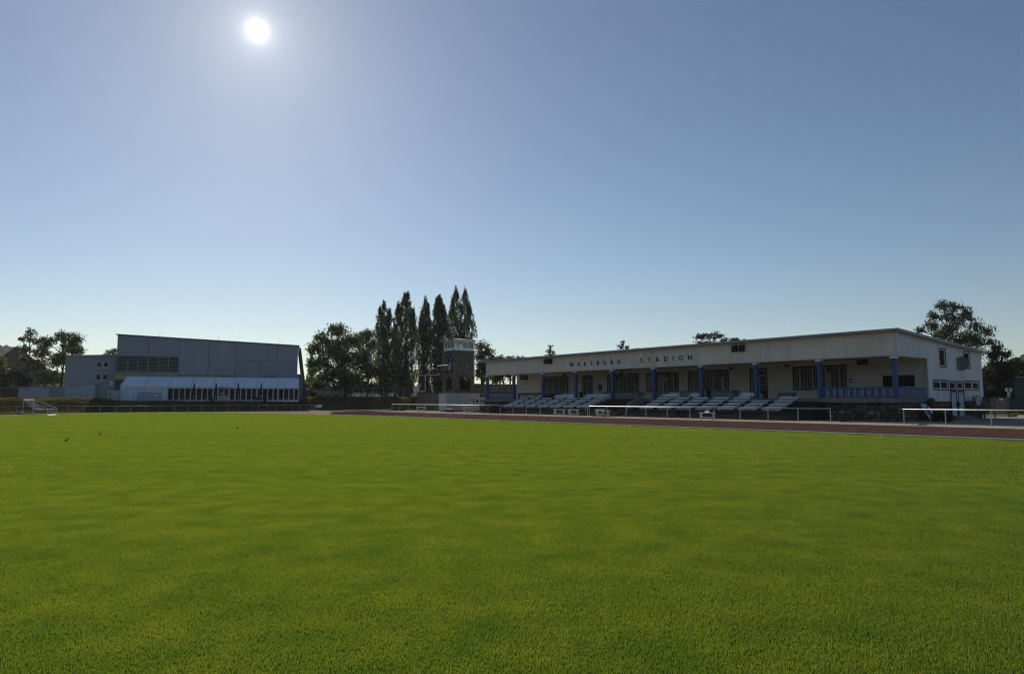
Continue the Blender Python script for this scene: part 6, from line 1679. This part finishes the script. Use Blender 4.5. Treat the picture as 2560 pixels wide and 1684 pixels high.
poplar('tallest poplar with two thick tips rising behind the tower cabin', 1150, 727, 60, 166, 5, [(-13, 0, 0.52), (11, 5, 0.55), (-20, 30, 0.4), (20, 40, 0.45)], low_py=970)
poplar('small dark poplar wedged between the first two tall ones', 987, 830, 24, 164, 6, [(0, 0, 0.8), (5, 8, 0.7)], low_py=985)
tree('broad dark deciduous tree on the bank beside the poplars', 142, 862, [(842, 826, 28, 20), (806, 848, 24, 22), (876, 852, 28, 24), (788, 872, 22, 20), (838, 872, 34, 28), (804, 905, 30, 26), (866, 896, 34, 28), (850, 935, 40, 28), (812, 945, 26, 22), (898, 905, 22, 28), (890, 950, 26, 24), (860, 965, 40, 18), (800, 965, 22, 14), (775, 905, 12, 14)], 'leaf', 11, leaf=0.36, trunk_r=0.34, dens=1.45)
tree('rounded dark tree between the broad tree and the first poplar', 150, 918, [(916, 836, 20, 15), (898, 855, 20, 18), (930, 862, 16, 22), (912, 890, 28, 28), (925, 930, 26, 30), (905, 965, 26, 20)], 'leaf', 12, leaf=0.36, dens=1.45)
tree('dark low tree filling the gap under the first poplars', 152, 965, [(945, 925, 22, 30), (970, 935, 22, 34), (950, 968, 26, 20), (985, 960, 18, 24)], 'leaf_dark', 13, leaf=0.36)
tree('dark bushy tree below the tower-side poplars', 168, 1075, [(1030, 950, 18, 26), (1065, 955, 20, 24), (1092, 950, 16, 26)], 'leaf_dark', 14, leaf=0.34, dens=0.6)
# conifer
def conifer(label, px, top_py, Y, h_px, w_px, seed, z0):
    g = np.random.default_rng(seed); rnd = random.Random(seed); sc = Y / 1707.0
    bx = at(px, 1000, Y).x; topz = at(px, top_py, Y).z - z0; r = w_px * sc / 2; hh = h_px * sc
    o = thing('spruce', label, 'tree', (bx, Y, z0)); parts = []; m_ = MB(); m_.tube((0, 0, -0.2), (0, 0, topz), 0.18, 6, 0.02)
    for k in range(int(hh / 0.4)):
        f = k / (hh / 0.4); z = topz - f * hh
        for q in range(9):
            a = rnd.uniform(0, 6.28); ln = r * (0.12 + 0.88 * f) * rnd.uniform(0.7, 1.1); n = 26
            t = g.random(n); P = np.stack([np.cos(a) * t * ln + g.normal(0, 0.1, n), np.sin(a) * t * ln + g.normal(0, 0.1, n), z - 0.35 * t * ln + g.normal(0, 0.08, n)], 1); parts.append(quads_at(g, P, 0.26))
    crown_object(parts, M['conifer'], o); m_.build('trunk', M['bark'], o)
tree('dark undergrowth along the wire fence on the bank crest', 134, 935, [(880, 972, 26, 12), (920, 968, 28, 16), (960, 972, 26, 14), (1000, 972, 24, 14)], 'leaf_dark', 18, leaf=0.32, trunk=False, name='shrub')
conifer('dark spruce rising behind the end of the hall', 776, 880, 185, 75, 34, 15, 2.2)
tree('light green bushy tree between the hall end and the broad tree', 160, 785, [(782, 925, 14, 18), (776, 948, 14, 16), (796, 950, 14, 18)], 'leaf_light', 16, leaf=0.34, trunk_r=0.15)
tree('dark clipped bush beside the hall end', 150, 765, [(762, 958, 12, 10), (775, 965, 14, 9)], 'leaf_dark', 17, leaf=0.3, trunk=False, name='shrub')
# left group
tree('tall thin tree with open crown and a dark mistletoe ball', 146, 66, [(80, 830, 15, 13), (72, 846, 18, 10), (52, 849, 9, 6), (86, 852, 16, 11), (66, 872, 18, 12), (58, 900, 14, 14), (72, 905, 12, 12), (62, 922, 14, 10)], 'leaf', 21, leaf=0.30, dens=0.7, trunk_r=0.2)
g_ = np.random.default_rng(77)
mp_ = at(50, 847, 146)
mo = thing('mistletoe', 'round dark mistletoe ball hanging in the thin tree', 'mistletoe', mp_)
crown_object([quads_at(g_, (lambda d: d / np.linalg.norm(d, axis=1)[:, None] * (0.36 * g_.random(260) ** 0.4)[:, None])(g_.normal(0, 1, (260, 3))), 0.16)], M['leaf_dark'], mo, 'sprays'); m_ = MB(); m_.tube((0, 0, 0), (0.4, 0, -0.2), 0.03, 5); m_.build('stem', M['bark'], mo)
tree('broad dark round-crowned tree beside the hall wing', 150, 150, [(150, 840, 22, 15), (190, 850, 22, 18), (124, 856, 22, 14), (168, 868, 26, 16), (110, 880, 22, 18), (198, 878, 16, 14), (145, 900, 30, 22), (100, 915, 24, 22), (185, 912, 24, 20), (130, 945, 34, 20), (170, 945, 26, 20)], 'leaf', 22, leaf=0.36, trunk_r=0.3, dens=1.4)
tree('dark dense shrub mass at the end of the board fence', 140, 22, [(18, 935, 26, 24), (45, 950, 20, 18), (5, 955, 24, 20)], 'leaf_dark', 23, leaf=0.34, trunk=False, name='shrub')
tree('mid green tree at the foot of the brown house', 170, 0, [(2, 905, 12, 18), (-8, 925, 20, 25), (8, 935, 14, 16)], 'leaf_light', 24, leaf=0.34)
tree('dark tree whose top shows over the hall wing roof', 215, 280, [(284, 880, 16, 11), (268, 890, 14, 9), (295, 895, 20, 14)], 'leaf', 25, leaf=0.4)
# behind tower and stand
tree('dark green round tree behind the right side of the tower', 165, 1208, [(1206, 866, 20, 16), (1222, 884, 20, 17), (1198, 890, 18, 18), (1232, 900, 16, 12), (1212, 910, 24, 18)], 'leaf', 31, leaf=0.34)
tree('light green tree beside the tower, in front of the dark round one', 145, 1203, [(1205, 915, 18, 16), (1196, 935, 14, 18), (1216, 935, 14, 20)], 'leaf_light', 32, leaf=0.34, z0=2.2)
tree('dark tree in the shade behind the left end of the loggia', 150, 1258, [(1250, 925, 26, 26), (1275, 930, 20, 24), (1240, 945, 22, 16)], 'leaf_dark', 35, leaf=0.36, z0=2.2)
tree('bright green shrub behind the stone wall, seen through the loggia', 135, 1224, [(1208, 950, 9, 10), (1230, 945, 10, 12), (1240, 953, 8, 7)], 'leaf_light', 33, leaf=0.28, trunk=False, name='shrub', z0=2.2)
for i, (px, py, rx, ry, mt, lb) in enumerate(((1250, 894, 14, 9, 'leaf_light', 'light green treetop just left of the grandstand roof, beside the round tree'), (1274, 896, 13, 8, 'leaf', 'darker treetop just above the low end of the grandstand roof'), (1300, 897, 13, 8, 'leaf_light', 'light green treetop over the roof, last before open sky'))):
    tree(lb, 200, px, [(px, py, rx, ry), (px - 6, py + 12, rx, ry + 4), (px + 5, py + 14, rx, ry + 3)], mt, 40 + i, leaf=0.36, group='treetops over the low roof end')
tree('small spindly treetop poking above the roof before the lettering', 150, 1376, [(1376, 866, 7, 6), (1372, 877, 10, 6), (1384, 880, 9, 6), (1376, 888, 14, 5)], 'leaf', 44, leaf=0.30, dens=0.55, trunk_r=0.12)
tree('low treetop hardly showing over the roof near the loudspeakers', 150, 1410, [(1405, 893, 8, 4), (1414, 892, 7, 4)], 'leaf', 46, leaf=0.30, dens=0.7)
tree('small round treetop above the roof over the word end', 150, 1558, [(1558, 858, 8, 8), (1552, 868, 10, 6), (1566, 868, 8, 6), (1560, 880, 12, 6)], 'leaf_dark', 47, leaf=0.30, dens=0.75, trunk_r=0.12)
tree('tiny treetop above the roof right of the round one', 150, 1593, [(1592, 872, 5, 4), (1584, 876, 7, 4)], 'leaf_dark', 48, leaf=0.26, dens=0.7, trunk_r=0.1)
tree('wide dark treetop above the roof beside the near loudspeakers', 120, 1800, [(1746, 845, 12, 12), (1768, 838, 16, 11), (1792, 840, 15, 11), (1760, 858, 20, 12), (1815, 850, 14, 8), (1838, 850, 14, 7), (1858, 854, 12, 5), (1800, 865, 40, 12)], 'leaf_dark', 49, leaf=0.28, dens=0.85)
# near end
tree('big birch with drooping sprays behind the gable', 96, 2400, [(2352, 760, 22, 17), (2386, 765, 20, 16), (2410, 778, 17, 16), (2338, 785, 20, 16), (2368, 788, 25, 20), (2328, 812, 24, 17), (2303, 824, 18, 12), (2398, 803, 26, 20), (2428, 788, 13, 15), (2375, 820, 32, 20), (2440, 810, 20, 20), (2425, 838, 32, 22), (2355, 838, 30, 16), (2470, 826, 20, 17), (2460, 852, 26, 20), (2405, 850, 34, 18), (2490, 856, 16, 14), (2440, 880, 34, 22)], 'leaf_birch', 51, leaf=0.19, dens=0.62, droop=0.45, bark='bark_birch', z0=0, clump=18, spread=0.22, trunk_r=0.2, shell=0.35)
tree('dark drooping tree beside the rear corner of the gable', 92, 2495, [(2500, 868, 18, 10), (2478, 885, 20, 14), (2515, 882, 16, 12), (2490, 910, 28, 20), (2470, 940, 24, 26), (2500, 950, 28, 26), (2480, 985, 26, 24), (2515, 925, 22, 26), (2460, 975, 16, 26), (2510, 985, 20, 18)], 'leaf_dark', 52, leaf=0.22, droop=0.4, z0=0, dens=1.1)
tree('dark dense tree behind the way sign', 105, 2535, [(2540, 905, 18, 14), (2528, 925, 16, 18), (2556, 918, 20, 20), (2560, 945, 24, 16), (2575, 930, 20, 30)], 'leaf_dark', 53, leaf=0.24, z0=0)
# hedge with a sunlit top beyond the gate, and the bush at the panel foot
def hedge(label, P, w, h, mat, seed, leaf=0.09, n=9000):
    a, c = Vector(P[0]), Vector(P[1]); d = c - a; ln = d.length; g = np.random.default_rng(seed)
    o = thing('hedge', label, 'hedge', a, math.atan2(d.y, d.x))
    f = g.integers(0, 3, n); x = g.uniform(0, ln, n); y = g.uniform(-w / 2, w / 2, n); z = g.uniform(0.03, h, n)
    y = np.where(f == 0, -w / 2, np.where(f == 1, w / 2, y)) + g.normal(0, 0.06, n); z = np.where(f == 2, h + 0.08 * np.sin(x * 2.1), z) + g.normal(0, 0.05, n)
    crown_object([quads_at(g, np.stack([x, y, np.maximum(z, 0.04)], 1), leaf)], M[mat], o, 'foliage')
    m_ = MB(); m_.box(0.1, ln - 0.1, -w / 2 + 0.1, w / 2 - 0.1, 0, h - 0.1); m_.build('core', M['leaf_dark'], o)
hedge('dark clipped hedge with a sunlit top beyond the yard gate', (ST(22.6, 85.5, 0), ST(5.0, 92.0, 0)), 1.4, 1.72, 'leaf', 61, 0.14)
tree('low dark round bush on the paving before the leaning panel', 54.2, 2355, [(2352, 1040, 16, 14), (2366, 1044, 14, 12), (2340, 1046, 10, 10)], 'leaf_dark', 62, leaf=0.08, trunk=False, name='shrub', z0=0, dens=1.3)
tree('small weeds along the sunlit foot of the hedge', 72, 2530, [(2530, 1039, 10, 4), (2540, 1036, 6, 6)], 'leaf_light', 63, leaf=0.10, trunk=False, name='shrub', z0=0)

# dry tufted grass on the bank (nobody could count it)
tuft = grass_tile('bank_tuft_patch', 2.0, 900, 0.022, 0.06, 0.24, 71); tuft.data.materials.clear(); tuft.data.materials.append(leafmat('bank_grass', (0.075, 0.070, 0.028), (0.15, 0.13, 0.06), (1.2, 1.15, 0.6), 0.4, 0.35))
bp = []
for ix in range(-75, -6):
    for iy in range(30, 70):
        x, y = ix * 2.0 + (iy % 2) * 0.7, iy * 2.0
        d = toe_dist(x, y)
        if -0.3 < d < 11.0 and y > abs(x) * 0.8: bp.append((x, y, ground_z(x, y) - 0.02))
me = bpy.data.meshes.new('bank_grass'); me.from_pydata(bp, [], [])
a_ = me.attributes.new('turn', 'FLOAT', 'POINT'); a_.data.foreach_set('value', rng.uniform(0, 6.28, len(bp)).astype(np.float32))
nr = []
for x, y, z in bp:
    gxx = (ground_z(x + 0.6, y) - ground_z(x - 0.6, y)) / 1.2; gyy = (ground_z(x, y + 0.6) - ground_z(x, y - 0.6)) / 1.2
    nr += [math.atan(gyy), -math.atan(gxx), 0.0]
a_ = me.attributes.new('tilt', 'FLOAT_VECTOR', 'POINT'); a_.data.foreach_set('vector', nr)
bank_grass = bpy.data.objects.new('bank_grass', me); col.objects.link(bank_grass); bank_grass['kind'] = 'stuff'; tag(bank_grass, 'dry tufted grass covering the bank round the pitch', 'grass')
ng = bpy.data.node_groups.new('bank_grass', 'GeometryNodeTree')
ng.interface.new_socket('Geometry', in_out='INPUT', socket_type='NodeSocketGeometry'); ng.interface.new_socket('Geometry', in_out='OUTPUT', socket_type='NodeSocketGeometry')
gi = ng.nodes.new('NodeGroupInput'); go = ng.nodes.new('NodeGroupOutput')
iop = ng.nodes.new('GeometryNodeInstanceOnPoints'); oi = ng.nodes.new('GeometryNodeObjectInfo'); oi.inputs['Object'].default_value = tuft; oi.inputs['As Instance'].default_value = True
ng.links.new(gi.outputs[0], iop.inputs['Points']); ng.links.new(oi.outputs['Geometry'], iop.inputs['Instance']); ng.links.new(attr('tilt', 'FLOAT_VECTOR'), iop.inputs['Rotation'])
ng.links.new(iop.outputs[0], go.inputs[0])
bank_grass.modifiers.new('grass', 'NODES').node_group = ng

# wooded hills; the unseen ring behind the camera is added to darken window reflections
hills = [(-180, 4.5), (-120, 4.2), (-80, 3.9), (-50, 4.2), (-38, 3.9), (-36.6, 3.7), (-35.8, 3.35), (-34.6, 2.4), (-33, 1.8), (-25, 1.4), (0, 1.2), (20, 1.3), (32, 1.6), (35, 2.4), (36.3, 3.0), (39, 3.2), (50, 4.2), (80, 4.0), (120, 4.4), (180, 4.5)]
def hill_el(a):
    for (a0, e0), (a1, e1) in zip(hills, hills[1:]):
        if a0 <= a <= a1: return e0 + (e1 - e0) * (a - a0) / (a1 - a0)
    return 5.0
m_ = MB(); na = 2000; r_ = random.Random(12); nr_ = 15
for k in range(nr_):
    f = k / (nr_ - 2); rad = 1050 + 38 * k
    for i in range(na):
        a = -180 + 360.0 * i / na; top = 1540 * math.tan(R(hill_el(a))); top *= 1 + 0.02 * math.sin(a * 1.7) + 0.015 * math.sin(a * 4.1)
        z = top * min(1.0, f) ** 0.8 + (r_.uniform(-4.5, 4.5) if k else -2) - (6 if k == nr_ - 1 else 0); rr = rad + r_.uniform(-12, 12)
        m_.v.append((rr * math.sin(R(a)), rr * math.cos(R(a)), z))
for k in range(nr_ - 1):
    for i in range(na):
        j = (i + 1) % na; m_.f.append((k * na + i, (k + 1) * na + i, (k + 1) * na + j, k * na + j))
m_.m = [0] * len(m_.f)
structure(m_.build('hills', M['hill']))

# thin summer haze in the valley air
m_ = MB(); m_.box(-2050, 2050, -2050, 2050, -3.5, 190); hz_o = m_.build('haze', [], None)
hm = bpy.data.materials.new('haze'); hm.use_nodes = True
hn, hl = hm.node_tree.nodes, hm.node_tree.links
hn.remove(hn['Principled BSDF'])
pv = hn.new('ShaderNodeVolumePrincipled'); pv.inputs['Color'].default_value = (0.93, 0.96, 1.0, 1); pv.inputs['Density'].default_value = 0.00007; pv.inputs['Anisotropy'].default_value = 0.35
hl.new(pv.outputs[0], hn['Material Output'].inputs['Volume'])
hz_o.data.materials.append(hm); hz_o['kind'] = 'stuff'; tag(hz_o, 'thin pale haze hanging in the air over the whole ground', 'haze')
